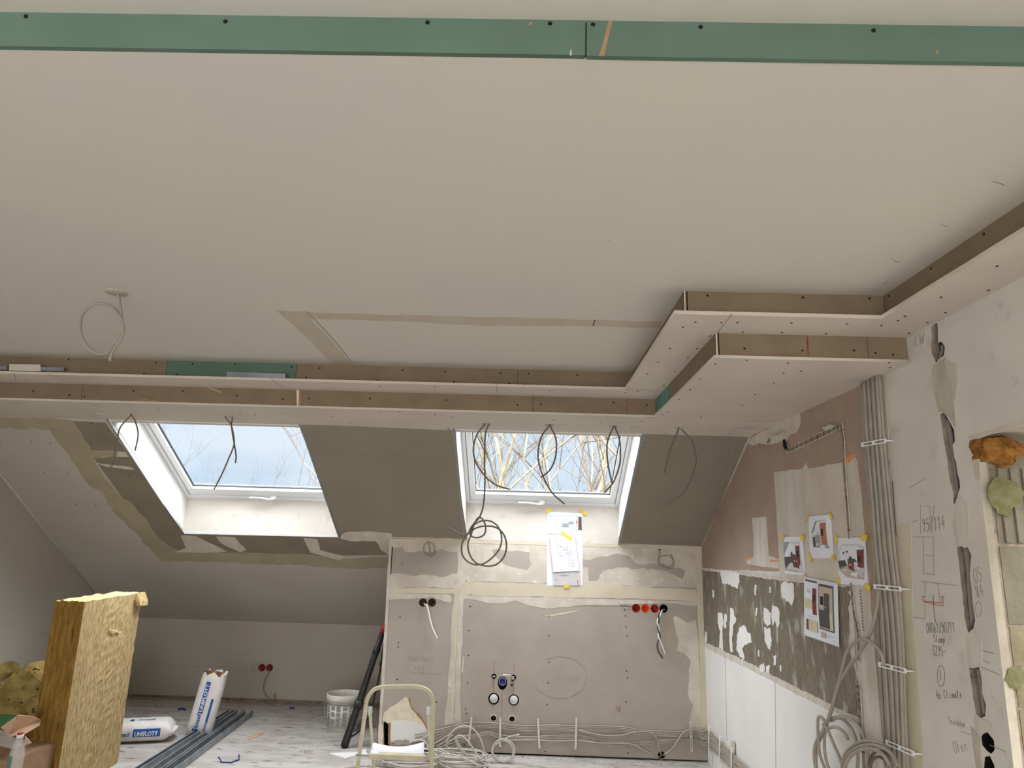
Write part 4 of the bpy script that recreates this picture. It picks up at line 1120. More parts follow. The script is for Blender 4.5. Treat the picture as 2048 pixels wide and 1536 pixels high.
# perforated corner beads along the edges of the left opening
def bead(root, pts, nrm_a, nrm_b, material, name='corner_bead'):
    a, b_ = Vector(pts[0]), Vector(pts[1])
    na, nb = Vector(nrm_a), Vector(nrm_b)
    o = hexa(name, [a, b_, b_ + na * .024, a + na * .024, a + nb * .0015, b_ + nb * .0015, b_ + na * .024 + nb * .0015, a + na * .024 + nb * .0015], material, root)
    # punched holes
    L = (b_ - a).length
    bm = bmesh.new()
    d = (b_ - a).normalized()
    k = int(L / .016)
    for i in range(k):
        for r_ in (.008, .017):
            c = a + d * (.016 * (i + .5 + (.5 if r_ > .01 else 0))) + na * r_ + nb * .0018
            q = [bm.verts.new(c + d * sx * .0036 + na * sy * .0024) for sx, sy in ((-1, -1), (1, -1), (1, 1), (-1, 1))]
            q2 = [bm.verts.new(v.co - nb * .001) for v in q]
            bm.faces.new(q)
            for j in range(4): bm.faces.new((q[j], q[(j + 1) % 4], q2[(j + 1) % 4], q2[j]))
    link('punched_holes', bm_mesh(bm), 'board_slope', o)
    return o


up = Vector((0, math.sin(SL), math.cos(SL)))
bead(sk1, [(W1[0], Y_BOT, SLOPE_Z(Y_BOT)), (W1[0], 4.9, SLOPE_Z(4.9))], up, (1, 0, 0), 'bead_white')
bead(sk1, [(W1[0], Y_BOT, SLOPE_Z(Y_BOT)), (W1[1], Y_BOT, SLOPE_Z(Y_BOT))], (0, 0, 1), (0, -1, 0), 'bead_white')
for w, yb in ((W1, Y_BOT), (W2, KIT_Y)):
    r0 = sk1 if w is W1 else sk2
    for x in ((w[1],) if w is W1 else w):
        s = 1 if x == w[1] else -1
        hexa('corner_bead', [SLOPE.at(x - s * .003, sv(yb), .004), SLOPE.at(x + s * .014, sv(yb), .004), SLOPE.at(x + s * .014, sv(4.85), .004), SLOPE.at(x - s * .003, sv(4.85), .004),
                             SLOPE.at(x - s * .003, sv(yb), -.002), SLOPE.at(x + s * .014, sv(yb), -.002), SLOPE.at(x + s * .014, sv(4.85), -.002), SLOPE.at(x - s * .003, sv(4.85), -.002)], 'metal_bead', r0)
hexa('corner_bead', [SLOPE.at(W1[0] - .010, sv(Y_BOT) - .01, .004), SLOPE.at(W1[0], sv(Y_BOT) - .01, .004), SLOPE.at(W1[0], sv(4.85), .004), SLOPE.at(W1[0] - .010, sv(4.85), .004),
                     SLOPE.at(W1[0] - .010, sv(Y_BOT) - .01, -.002), SLOPE.at(W1[0], sv(Y_BOT) - .01, -.002), SLOPE.at(W1[0], sv(4.85), -.002), SLOPE.at(W1[0] - .010, sv(4.85), -.002)], 'metal_bead', sk1)

# ------------------------------------------------------------------ outside: ground and bare trees
st(box('ground', (-60, 9, -6.4), (60, 90, -6.0), 'ground_far'))


def tree(x, y, spread, seed, material, label, height=8.5, stems=5, fine=5, group='bare trees outside the roof windows', tw='twig', rad=.10):
    rnd = random.Random(seed)
    bm = bmesh.new()
    bm2 = bmesh.new()
    def grow(p, d, L, r, lvl):
        pts = [p]
        k = 4
        for i in range(k):
            d = (d + Vector((rnd.gauss(0, .10), rnd.gauss(0, .10), rnd.gauss(.02, .05)))).normalized()
            pts.append(pts[-1] + d * (L / k))
        tgt = bm if lvl < 3 else bm2
        tube_bm(tgt, pts, r, 5 if lvl < 2 else 3, r * .6)
        if lvl >= fine: return
        nb = 3 if lvl < 4 else 2
        for j in range(nb):
            t = rnd.uniform(.35, 1.0) if j else 1.0
            q = pts[min(k, int(t * k))]
            ax = Vector((rnd.gauss(0, 1), rnd.gauss(0, 1), rnd.gauss(0, .4))).normalized()
            a = rnd.uniform(.25, .75)
            nd = (d * math.cos(a) + ax * math.sin(a)).normalized()
            nd.z += .12
            nd.normalize()
            grow(q, nd, L * rnd.uniform(.55, .78), r * (.6 if lvl else .55), lvl + 1)
    for s_ in range(stems):
        a = 2 * PI * s_ / stems + rnd.uniform(-.3, .3)
        d = Vector((math.cos(a) * spread, math.sin(a) * spread * .5, 1)).normalized()
        grow(Vector((x, y, -6.0)) + Vector((math.cos(a) * .2, math.sin(a) * .2, 0)), d, height * .52, rad, 0)
    root = empty('bare_tree', (x, y, -6), label, 'tree', group)
    link('trunk', bm_mesh(bm), material, root, True)
    link('twigs', bm_mesh(bm2), tw, root)['kind'] = 'stuff'
    return root

TR = 'bare trees outside the roof windows'
tree(1.1, 15.5, .24, 11, 'bark', 'bare multi-stemmed tree filling the right-hand roof window', 12.5, 7, 5, rad=.085)
tree(-1.9, 22.0, .22, 5, 'bark', 'bare tree with drooping twigs behind the left half of the right-hand roof window', 12.5, 5, 5, rad=.07)
tree(-8.4, 24, .13, 21, 'bark_pale', 'pale bare tree crown low in the middle of the left roof window', 9.3, 3, 5, tw='bark_pale', rad=.06)
tree(-12.0, 27, .12, 33, 'bark_pale', 'faint bare tree tip at the lower left corner of the left roof window', 8.8, 2, 5, tw='bark_pale', rad=.05)


def Y(px, py, y):
    return Plane((0, y, 0), (1, 0, 0), (0, 0, 1)).hit(px, py)


# ------------------------------------------------------------------ cables hanging from the downlight holes
SOFY = 4.63
hang = [
    ('pair of thin grey cable ends hanging left of the left roof window', 'cable_dark', .0048,
     [[(261, 824), (262, 829), (241, 854), (235, 877), (230, 903), (227, 926), (216, 941)], [(263, 824), (263, 829), (269, 839), (275.5, 860), (275.5, 877), (270, 901.5)]]),
    ('grey cable ends crossing in front of the left roof window', 'cable_dark', .0052,
     [[(455, 829), (451, 834), (462, 849), (468, 877), (467, 893), (457, 918), (443, 950), (428, 979)], [(462, 829), (465, 834), (463, 852), (468, 885), (472, 910), (471, 926)]]),
    ('long dark cable knotted into a big coil below the soffit', 'cable_dark', .0055,
     [[(970, 844), (970, 847), (954.5, 868), (947, 894), (950.7, 922), (970, 952), (992.5, 970), (1020, 979)],
      [(978, 844), (978, 848), (971, 868), (969, 922), (970, 962), (967, 1008), (959.6, 1033), (947, 1048), (939, 1062), (944, 1073), (957, 1075), (969, 1068), (971, 1052), (965, 1038), (956, 1036), (948, 1050), (942, 1070), (936, 1086), (938, 1105), (948, 1122), (966, 1131), (990, 1130), (1007, 1115), (1013, 1092), (1008, 1070), (994, 1056), (975, 1052), (955, 1055), (938, 1066), (926, 1082), (923, 1102), (930, 1118), (945, 1128), (965, 1128), (985, 1115), (1000, 1095), (1003, 1072), (995, 1052), (980, 1042), (963, 1042), (948, 1050), (940, 1062), (929, 1071), (916, 1066), (894, 1055)]]),
    ('two dark cable ends looped before the middle of the right roof window', 'cable_dark', .0055,
     [[(1099, 845), (1099, 849), (1084, 871), (1077, 896), (1077, 921.6), (1086, 952), (1104, 985), (1129, 1008)], [(1100, 845), (1100, 850), (1110.5, 873), (1113, 896), (1109, 921), (1099, 940.6), (1082, 955)]]),
    ('two dark cable ends looped before the right edge of the right roof window', 'cable_dark', .0055,
     [[(1227, 848), (1227, 853), (1217, 876), (1213.8, 896), (1216, 929), (1224, 966)], [(1229, 848), (1230, 853), (1238.7, 878), (1241, 909), (1238.7, 931.7), (1227, 963.5), (1208.7, 985.5)]]),
    ('grey-brown cable ends hanging right of the right roof window', 'cable_dark', .0052,
     [[(1357, 853), (1356.7, 858), (1347.8, 881), (1337.7, 909), (1328, 947)], [(1362, 853), (1363, 857), (1383, 881), (1391, 909), (1391, 929), (1376, 970), (1355.5, 995), (1323, 1014)]]),
]
for lab, m_, r_, strands in hang:
    c = Y(*strands[0][1], SOFY)
    root = empty('hanging_cable', (c.x, SOFY, Z_SOF), lab, 'cable', 'cables hanging from the downlight holes')
    for i, s_ in enumerate(strands):
        top = Y(*s_[0], SOFY)
        pts = [Vector((top.x, SOFY, Z_SOF + .05))]
        for j, p in enumerate(s_[1:]):
            q = Y(*p, SOFY + (.006 if i else -.006) + .012 * math.sin(j * .9))
            if j == 0: q.z = min(q.z, Z_SOF - .002)
            pts.append(q)
        tube('cable_strand', pts, r_, m_, root, 6)
# ring of cable under the main ceiling
hc = CEIL.hit(232, 584)
root = empty('hanging_cable', (hc.x, hc.y, Z_CEIL), 'grey cable hanging in one large loop from a round cover on the main ceiling', 'cable')
lathe('cover_disc', [(0, -.002), (.044, -.002), (.046, 0), (.046, .004), (0, .004)], hc - Vector((0, 0, .003)), (0, 0, 1), 'plaster_grey', root, 28)
hp = [(236, 583), (240, 611), (243, 638), (241, 668), (230, 692), (207, 708), (184, 702), (167, 682), (160, 656), (165, 630), (180, 612), (203, 606.5), (225, 614), (240, 632), (247, 655), (243, 675), (232, 692), (224, 705), (219, 722)]
tube('cable_strand', [Vector((hc.x + .008, hc.y, Z_CEIL))] + [Y(x, y, hc.y + .01 * math.sin(i * .8)) for i, (x, y) in enumerate(hp[1:])], .0062, 'cable_grey', root)

# ------------------------------------------------------------------ printed sheets taped to the walls
def sheet(pl, quad, label, off, prints=(), tapes=(), material='paper', group='sheets taped to the walls', name='paper_sheet', bow=.004):
    """quad: tl, tr, br, bl photo points on plane pl; prints: (polygon of s,t fractions, material); tapes: photo polygons"""
    Q = [Vector(pl.uv(*p)) for p in quad]
    def P(s, t, w=0.0):
        a = Q[0].lerp(Q[1], s)
        b_ = Q[3].lerp(Q[2], s)
        q = a.lerp(b_, t)
        return pl.at(q.x, q.y, off + bow * math.sin(PI * s) * math.sin(PI * min(1, t + .15)) + w)
    n = 8
    bm = bmesh.new()
    G = [[[bm.verts.new(P(i / n, j / n, w)) for i in range(n + 1)] for j in range(n + 1)] for w in (0, .0006)]
    for k in (0, 1):
        for j in range(n):
            for i in range(n):
                bm.faces.new((G[k][j][i], G[k][j][i + 1], G[k][j + 1][i + 1], G[k][j + 1][i]))
    for i in range(n):
        for a, b_ in (((0, i), (0, i + 1)), ((n, i), (n, i + 1)), ((i, 0), (i + 1, 0)), ((i, n), (i + 1, n))):
            bm.faces.new((G[0][a[0]][a[1]], G[0][b_[0]][b_[1]], G[1][b_[0]][b_[1]], G[1][a[0]][a[1]]))
    o = link(name, bm_mesh(bm), material)
    tag(o, label, 'paper', group)
    w = .0010
    for i, (poly, mm) in enumerate(prints):
        bm = bmesh.new()
        # split each outline edge so the print follows the bowed sheet
        pts = []
        for a, b_ in zip(poly, poly[1:] + poly[:1]):
            for k in range(3): pts.append((a[0] + (b_[0] - a[0]) * k / 3, a[1] + (b_[1] - a[1]) * k / 3))
        cx, cy = sum(p[0] for p in pts) / len(pts), sum(p[1] for p in pts) / len(pts)
        c = bm.verts.new(P(cx, cy, w + i * .00025))
        vs = [bm.verts.new(P(*p, w + i * .00025)) for p in pts]
        for a, b_ in zip(vs, vs[1:] + vs[:1]): bm.faces.new((a, b_, c))
        link('printed_area', bm_mesh(bm), mm, o)
    for tp in tapes:
        _pid[0] += 1
        flat('tape', pl, jag([pl.uv(*p) for p in tp], .0012, .02, _pid[0]), (), .0008, off + .004, 'tape_yellow', o)
    return o


def rc(a, b, c, d):
    return [(a, b), (c, b), (c, d), (a, d)]


# on the kitchen wall, under the right roof window
sheet(KIT, [(1094, 1069), (1165, 1070), (1165, 1171), (1094, 1171)], 'blank white lower sheet behind the hanging plan, below the right roof window', .002, (), [], bow=.002)
sheet(KIT, [(1097, 1078), (1152, 1076), (1161, 1171), (1107, 1171)], 'greyish print half hidden behind the hanging floor plan', .007,
      [(rc(.9, .76, .96, .88), 'img_peach'), (rc(.9, .88, .915, 1), 'img_red'), (rc(.3, .78, .6, .80), 'img_grey'), (rc(.1, .86, .14, .9), 'img_grey')],
      [[(1127, 1170), (1133, 1168.5), (1138, 1172), (1141, 1175), (1128, 1176)]], 'paper_dim', bow=.004)
sheet(KIT, [(1095, 1023.5), (1165, 1026.5), (1166, 1069.5), (1094.5, 1068)], 'colour room rendering taped up directly below the right roof window', .004,
      [(rc(.03, .10, .97, .86), 'img_blue'), ([(.03, .1), (.17, .32), (.17, .62), (.03, .86)], 'img_wall'), ([(.17, .36), (.4, .36), (.4, .46), (.17, .48)], 'img_mint'), (rc(.42, .5, .6, .68), 'img_grey'), (rc(.6, .4, .74, .53), 'img_grey'),
       (rc(.5, .28, .6, .38), 'img_wall'), ([(.82, .18), (.88, .18), (.88, .76), (.81, .74)], 'img_peach'), ([(.88, .18), (.97, .18), (.97, .8), (.87, .78)], 'img_dark'), (rc(.82, .36, .84, .50), 'img_black')],
      [[(1090, 1023), (1091, 1019), (1104, 1018), (1104.5, 1022), (1093, 1027)], [(1158, 1020), (1163, 1020), (1175, 1026), (1172, 1032), (1159, 1024)]], bow=.003)
ln = []
for i in range(5):
    ln.append((rc(.28 + i * .12, .22, .285 + i * .12, .60), 'ink_grey'))
    ln.append((rc(.22, .24 + i * .085, .78, .243 + i * .085), 'ink_grey'))
for i in range(10):
    ln.append((rc(.25 + (i * 37 % 50) / 100, .27 + (i * 23 % 33) / 100, .30 + (i * 37 % 50) / 100, .282 + (i * 23 % 33) / 100), 'img_dark'))
for i in range(3):
    for j in range(5): ln.append((rc(.62 + i * .09, .66 + j * .05, .67 + i * .09, .668 + j * .05), 'ink_grey'))
ln.append((rc(.3, .145, .34, .15), 'img_red')); ln.append((rc(.7, .14, .76, .146), 'img_red')); ln.append((rc(.08, .62, .3, .623), 'ink_grey')); ln.append((rc(.8, .2, .805, .9), 'img_peach'))
sheet(KIT, [(1099, 1071), (1149, 1070), (1158.5, 1141.5), (1106.5, 1144)], 'tilted white floor plan hanging by one tape below the colour rendering', .014, ln,
      [[(1121, 1063), (1125, 1062.5), (1130, 1067), (1143, 1074), (1143, 1080), (1138, 1081), (1124, 1070)]], bow=.006)

# on the right wall
sheet(RWALL, [(1568, 1074), (1607, 1073), (1612.6, 1151), (1571, 1147.5)], 'left one of the three kitchen renderings taped on the right wall', .004,
      [([(.0, .14), (.82, .14), (.92, .8), (.97, .95), (.02, .92)], 'img_wall'), ([(.02, .55), (.45, .52), (.5, .86), (.03, .90)], 'img_dark'), ([(.05, .78), (.65, .80), (.66, .93), (.03, .90)], 'img_taupe'), ([(.45, .50), (.74, .54), (.76, .84), (.47, .80)], 'img_red'),
       (rc(.64, .24, .82, .74), 'img_red'), (rc(.68, .38, .78, .56), 'img_black'), ([(.36, .46), (.6, .47), (.7, .54), (.42, .53)], 'img_dark'), ([(.0, .14), (.34, .14), (.02, .48)], 'img_grey'), (rc(.42, .40, .48, .47), 'img_black'), (rc(.55, .63, .59, .66), 'paper'), (rc(.65, .63, .69, .66), 'paper')],
      [[(1564, 1078), (1568, 1068), (1572, 1070), (1571, 1076), (1566, 1082)], [(1603, 1070), (1608, 1068), (1612, 1074), (1611, 1080), (1604, 1081)], [(1609, 1148), (1613, 1147), (1617, 1156), (1613, 1160), (1610, 1155)]])
sheet(RWALL, [(1618, 1033), (1664, 1029), (1669, 1117), (1622, 1116)], 'uppermost kitchen rendering with white margins taped on the right wall', .004,
      [([(.2, .42), (.42, .12), (.8, .10), (.84, .76), (.2, .74)], 'img_wall'), (rc(.2, .50, .32, .74), 'img_dark'), (rc(.32, .46, .56, .66), 'img_grey'), ([(.58, .18), (.8, .18), (.8, .70), (.6, .68)], 'img_wood'), (rc(.62, .32, .7, .48), 'img_black'), ([(.56, .66), (.84, .7), (.88, .77), (.2, .75)], 'img_grey'), (rc(.52, .70, .72, .76), 'paper'), ([(.2, .40), (.42, .12), (.44, .13), (.22, .42)], 'img_dark')],
      [[(1613, 1044), (1614, 1034), (1618, 1030), (1621, 1033), (1617, 1040)], [(1661, 1023), (1664, 1025), (1668, 1036), (1665, 1040), (1661, 1032)], [(1619, 1103), (1623, 1106), (1627, 1120), (1624, 1126), (1620, 1112)], [(1665, 1112), (1670, 1109), (1674, 1116), (1671, 1121), (1666, 1119)]], bow=.010)
sheet(RWALL, [(1676.7, 1076), (1732, 1075), (1738, 1172), (1680, 1168)], 'right one of the kitchen renderings taped on the right wall, beside the cable bundle', .004,
      [([(.04, .3), (.2, .14), (.8, .13), (.96, .2), (.95, .7), (.9, .88), (.3, .85), (.03, .7)], 'img_wall'), ([(.0, .5), (.3, .48), (.4, .62), (.05, .68)], 'img_dark'), ([(.04, .66), (.35, .60), (.9, .72), (.88, .88), (.3, .84)], 'img_taupe'), ([(.4, .46), (.62, .50), (.6, .72), (.42, .66)], 'img_red'),
       ([(.74, .26), (.95, .25), (.92, .64), (.74, .62)], 'img_red'), (rc(.76, .38, .84, .52), 'img_black'), ([(.44, .44), (.66, .45), (.74, .52), (.48, .51)], 'img_dark'), ([(.52, .74), (.72, .74), (.66, .84), (.44, .78)], 'paper'), (rc(.2, .17, .36, .22), 'paper'), (rc(.24, .30, .30, .35), 'img_dark'), (rc(.38, .28, .44, .32), 'img_dark'), (rc(.72, .62, .8, .68), 'paper'), (rc(.5, .40, .55, .46), 'img_black'), (rc(.47, .56, .50, .59), 'paper'), (rc(.53, .56, .56, .59), 'paper')],
      [[(1672, 1082), (1674, 1068), (1678, 1072), (1678, 1086), (1674, 1088)], [(1722, 1078), (1730, 1068), (1739, 1070), (1737, 1082), (1727, 1081)], [(1676, 1158), (1680, 1154), (1683, 1160), (1681, 1172), (1676, 1172)], [(1729, 1172), (1734, 1166), (1745, 1172), (1744, 1180), (1736, 1182)]], bow=.008)
pl4 = [(rc(.04, .04, .44, .07), 'img_dark'), (rc(.30, .16, .43, .60), 'img_red'), (rc(.04, .36, .30, .52), 'img_beige'), (rc(.31, .27, .39, .38), 'img_black'), (rc(.12, .20, .26, .205), 'ink_grey'), (rc(.12, .22, .26, .225), 'ink_grey'), (rc(.12, .24, .26, .245), 'ink_grey'), (rc(.04, .43, .30, .434), 'img_taupe'),
       (rc(.50, .06, .90, .80), 'img_dark'), (rc(.52, .10, .88, .78), 'img_taupe'), ([(.52, .48), (.66, .48), (.66, .20), (.80, .20), (.80, .76), (.52, .76)], 'img_dark'), (rc(.56, .26, .64, .40), 'img_black'), (rc(.80, .50, .88, .77), 'img_beige'), (rc(.56, .40, .64, .44), 'img_beige'),
       (rc(.10, .70, .44, .88), 'img_beige'), (rc(.10, .70, .17, .88), 'img_red'), (rc(.20, .70, .205, .88), 'img_taupe'), (rc(.3, .70, .305, .88), 'img_taupe'), (rc(.16, .64, .36, .645), 'ink_grey'), (rc(.54, .84, .66, .93), 'img_taupe'), (rc(.70, .87, .82, .875), 'img_dark'), (rc(.70, .90, .80, .904), 'ink_grey'), (rc(.84, .86, .96, .864), 'ink_grey'), (rc(.84, .93, .96, .934), 'ink_grey'), (rc(.02, .985, .98, .988), 'ink_grey'), (rc(.02, .02, .98, .023), 'ink_grey')]
sheet(RWALL, [(1612.6, 1153), (1680, 1167), (1683.5, 1295), (1613, 1270.5)], 'tall elevation drawing sheet hanging over the tile adhesive on the right wall', .012, pl4, [], bow=.008)

# ------------------------------------------------------------------ electrical boxes in the walls
def wall_box(pl, px, py, r, material, label, depth=.05, rim=None, group=None, name='junction_box', cat='electrical box'):
    c = pl.px(px, py, 0)
    o = lathe(name, [(0, -depth), (r * .86, -depth), (r * .9, -depth * .8), (r * .93, .002), (r * 1.0, .003), (r * 1.0, -.004), (r * .97, -depth - .004), (0, -depth - .004)], c, pl.n, material, None, 28)
    tag(o, label, cat, group)
    lathe('cross_mark', [(0, 0), (r * .22, 0), (r * .22, .004), (0, .004)], c - pl.n * (depth - .001), pl.n, rim or material, o, 12)
    return o


wall_box(KIT, 846, 1205, .034, 'brass_hole', 'left one of the two olive-brown round socket boxes on the kitchen wall', .045, 'void_black')
wall_box(KIT, 864, 1205, .034, 'brass_hole', 'right one of the two olive-brown round socket boxes on the kitchen wall', .045, 'void_black')
for x, y, m_, l_ in ((1272, 1216, 'red_box', 'first red socket box from the left in the row of four'), (1290.5, 1216.5, 'orange_box', 'bright orange-red socket box, second in the row of four'),
                     (1309, 1217, 'red_box', 'third red socket box in the row of four, left of the dark one'), (1327, 1217, 'void_black', 'dark socket opening with a twisted cable, right end of the row')):
    wall_box(KIT, x, y, .034, m_, l_, .040, 'red_box_dark' if m_ != 'void_black' else 'void_black', 'row of socket boxes on the kitchen wall')
for x, l_ in ((524, 'left of the two dark red boxes set in the low knee wall'), (539, 'right of the two dark red boxes in the knee wall, with a cable')):
    c = KNEE.px(x, 1335.5, 0)
    o = lathe('junction_box', [(0, .0015), (.030, .0015), (.032, .004), (.036, .004), (.037, .0), (0, .0)], c, KNEE.n, 'red_box_dark', None, 28)
    tag(o, l_, 'electrical box', 'boxes in the knee wall')
stroke(KNEE, [(510.5 + 6.6 * math.cos(a), 1334.5 + 7.4 * math.sin(a)) for a in [2 * PI * i / 24 for i in range(25)]], .0035, 'pencil_dark', wall_back, 'pencil_ring')
stroke(KNEE, [(505, 1334), (516, 1335)], .002, 'pencil', wall_back)
stroke(KNEE, [(510, 1329), (511, 1340)], .002, 'pencil', wall_back)
stroke(KNEE, [(526, 1318), (526, 1326)], .003, 'pencil', wall_back)
stroke(KNEE, [(330, 1331), (500, 1335)], .002, 'pencil', wall_back)
tag(tube('cable', [KNEE.px(x, y, w) for x, y, w in [(538, 1338, .004), (537, 1347, .03), (530, 1359, .03), (527, 1372, .03), (529, 1386, .04), (539, 1401, .08), (553, 1409, .2), (568, 1408, .14), (577, 1404, .05), (584, 1400, .03)]], .006, 'cable_grey'),
    'grey cable curling down from the red boxes in the knee wall', 'cable')
tag(tube('cable', [KIT.px(x, y, w) for x, y, w in [(848, 1206, -.03), (850, 1209.5, .006), (854, 1211, .03), (858, 1228, .04), (864, 1253, .045), (870, 1267, .045), (875, 1277, .04)]], .0065, 'cable_white'),
    'white cable hanging from the olive-brown socket boxes', 'cable')
root = empty('twisted_cable', KIT.px(1325, 1220, .02), 'white and grey cables twisted together, hanging from the dark socket opening', 'cable')
base = [(1327, 1219, -.03), (1325, 1222, .015), (1318.5, 1231, .04), (1316, 1246, .045), (1317.5, 1262, .045), (1319, 1277, .045)]
bp = smooth_path([KIT.px(*p) for p in base], 8)
for ph, m_, tail in ((0, 'cable_white', [(1325.6, 1294), (1330.5, 1309)]), (PI, 'cable_black', [(1314.5, 1288), (1316.5, 1303), (1325.6, 1316.6)])):
    pts = [p + Vector((math.cos(ph + i * .42), math.sin(ph + i * .42) * .8, 0)) * .0065 for i, p in enumerate(bp)] + [KIT.px(x, y, .045) for x, y in tail]
    tube('cable_strand', pts, .0060, m_, root, 3)
tag(tube('wire_end', [KIT.px(x, y, w) for x, y, w in [(1267, 1214, -.01), (1262, 1213.5, .01), (1252, 1212, .012), (1245, 1212, .014), (1241, 1209.5, .016)]], .003, 'cable_black'), 'short thin black wires sticking out left of the red boxes', 'wire')
# small coils high on the kitchen wall
ring = lambda cx, cy, rx, ry, a0, a1, n=14: [(cx + rx * math.cos(a0 + (a1 - a0) * i / n), cy + ry * math.sin(a0 + (a1 - a0) * i / n)) for i in range(n + 1)]
tag(tube('cable_coil', [KIT.px(x, y, w) for x, y, w in [(857, 1084, -.02), (855, 1087, .012)]] + [KIT.px(x, y, .02 + .002 * i / 4) for i, (x, y) in enumerate(ring(857.5, 1098, 11, 13, -2.0, 4.6, 18))] + [KIT.px(861, 1113, .02), KIT.px(869, 1106, .02), KIT.px(870, 1101, .022)], .0042, 'cable_grey'),
    'small cable coil under the slope, left of the vertical joint', 'cable')
tag(tube('cable_coil', [KIT.px(x, y, w) for x, y, w in [(1319, 1099, -.02), (1319, 1104, .014)]] + [KIT.px(x, y, .02) for x, y in ring(1331, 1123, 15, 12, 3.6, -2.4, 16)] + [KIT.px(1318, 1113, .022), KIT.px(1317, 1122, .024), KIT.px(1326, 1134, .022), KIT.px(1342, 1137, .02), KIT.px(1347, 1126, .02), KIT.px(1342, 1108, .02)], .0042, 'cable_grey'),
    'small cable coil under the slope at the right end of the kitchen wall', 'cable')

# ------------------------------------------------------------------ water and waste outlets
def pipe_out(px, py, label, kind):
    c = KIT.px(px, py, 0)
    n = KIT.n
    root = empty('pipe_outlet', c, label, 'pipe fitting', 'plumbing outlets in the kitchen wall')
    if kind == 'cap':
        lathe('end_cap', [(0, .012), (.026, .012), (.032, .008), (.034, 0), (.034, -.05), (0, -.05)], c, n, 'cap_white', root, 28)
        stroke(Plane(c + n * .0125, (1, 0, 0), (0, 0, 1)), [(px - 7, py + 1.5), (px + 7, py + 2.2)], .002, 'img_grey', root, 'cap_rib')
    elif kind == 'stub':
        lathe('pipe_stub', [(0, .03), (.008, .03), (.011, .026), (.011, .012), (.014, .010), (.014, -.05), (0, -.05)], c + Vector((0, 0, -.004)), n, 'chrome', root, 20)
        lathe('plug', [(0, .034), (.009, .034), (.009, .026), (0, .026)], c + Vector((0, 0, -.006)), n, 'void_black', root, 16)
    elif kind == 'valve':
        vb = lathe('valve_body', [(0, .035), (.010, .035), (.014, .028), (.014, .004), (.010, -.05), (0, -.05)], c + Vector((-.004, 0, .0)), n, 'chrome', root, 20)
        tube('outlet_spout', [c + n * .02 + Vector((-.006, 0, -.01)), c + n * .028 + Vector((-.012, 0, -.035)), c + n * .03 + Vector((-.014, 0, -.062))], .009, 'brass_dark', vb)
        lathe('hex_nut', [(.006, 0), (.013, .001), (.013, .013), (.006, .014)], c + n * .028 + Vector((-.012, 0, -.040)), (0, 0, 1), 'chrome', vb, 6, False)
        tube('lever', [c + n * .036 + Vector((-.004, 0, .006)), c + n * .045 + Vector((-.022, 0, .022)), c + n * .048 + Vector((-.038, 0, .026)), c + n * .048 + Vector((-.098, 0, .026))], .005, 'chrome', vb, 5)
    elif kind == 'brass':
        lathe('threaded_socket', [(.009, .0), (.012, .0), (.013, -.003), (.013, -.05), (.009, -.05)], c, n, 'brass_dark', root, 20)
        lathe('collar', [(.022, .002), (.029, .002), (.030, .0005), (.022, .0005)], c + Vector((0, 0, -.004)), n, 'filler_pale', root, 24)
    elif kind == 'drain':
        lathe('drain_socket', [(0, .002), (.020, .002), (.021, .006), (.026, .010), (.030, .010), (.031, .002), (.031, -.05), (0, -.05)], c + Vector((0, 0, .004)), n, 'blue_cap', root, 32)
        lathe('drain_rim', [(.026, .0105), (.030, .0115), (.031, .009)], c + Vector((0, 0, .004)), n, 'img_grey', root, 32)
    return root


pipe_out(988, 1353, 'upper left chrome pipe stub with a dark plug on the kitchen wall', 'stub')
pipe_out(1027, 1355, 'upper right chrome angle valve with a lever pointing left', 'valve')
pipe_out(1005, 1364, 'dark blue capped drain between the two chrome fittings', 'drain')
pipe_out(987.5, 1397.5, 'large white round cap on the left under the blue drain', 'cap')
pipe_out(1027.5, 1400, 'large white round cap on the right under the chrome valve', 'cap')
pipe_out(987, 1435, 'small brass pipe socket at lower left of the fittings', 'brass')
pipe_out(1024, 1437, 'small brass pipe socket at lower right of the fittings', 'brass')

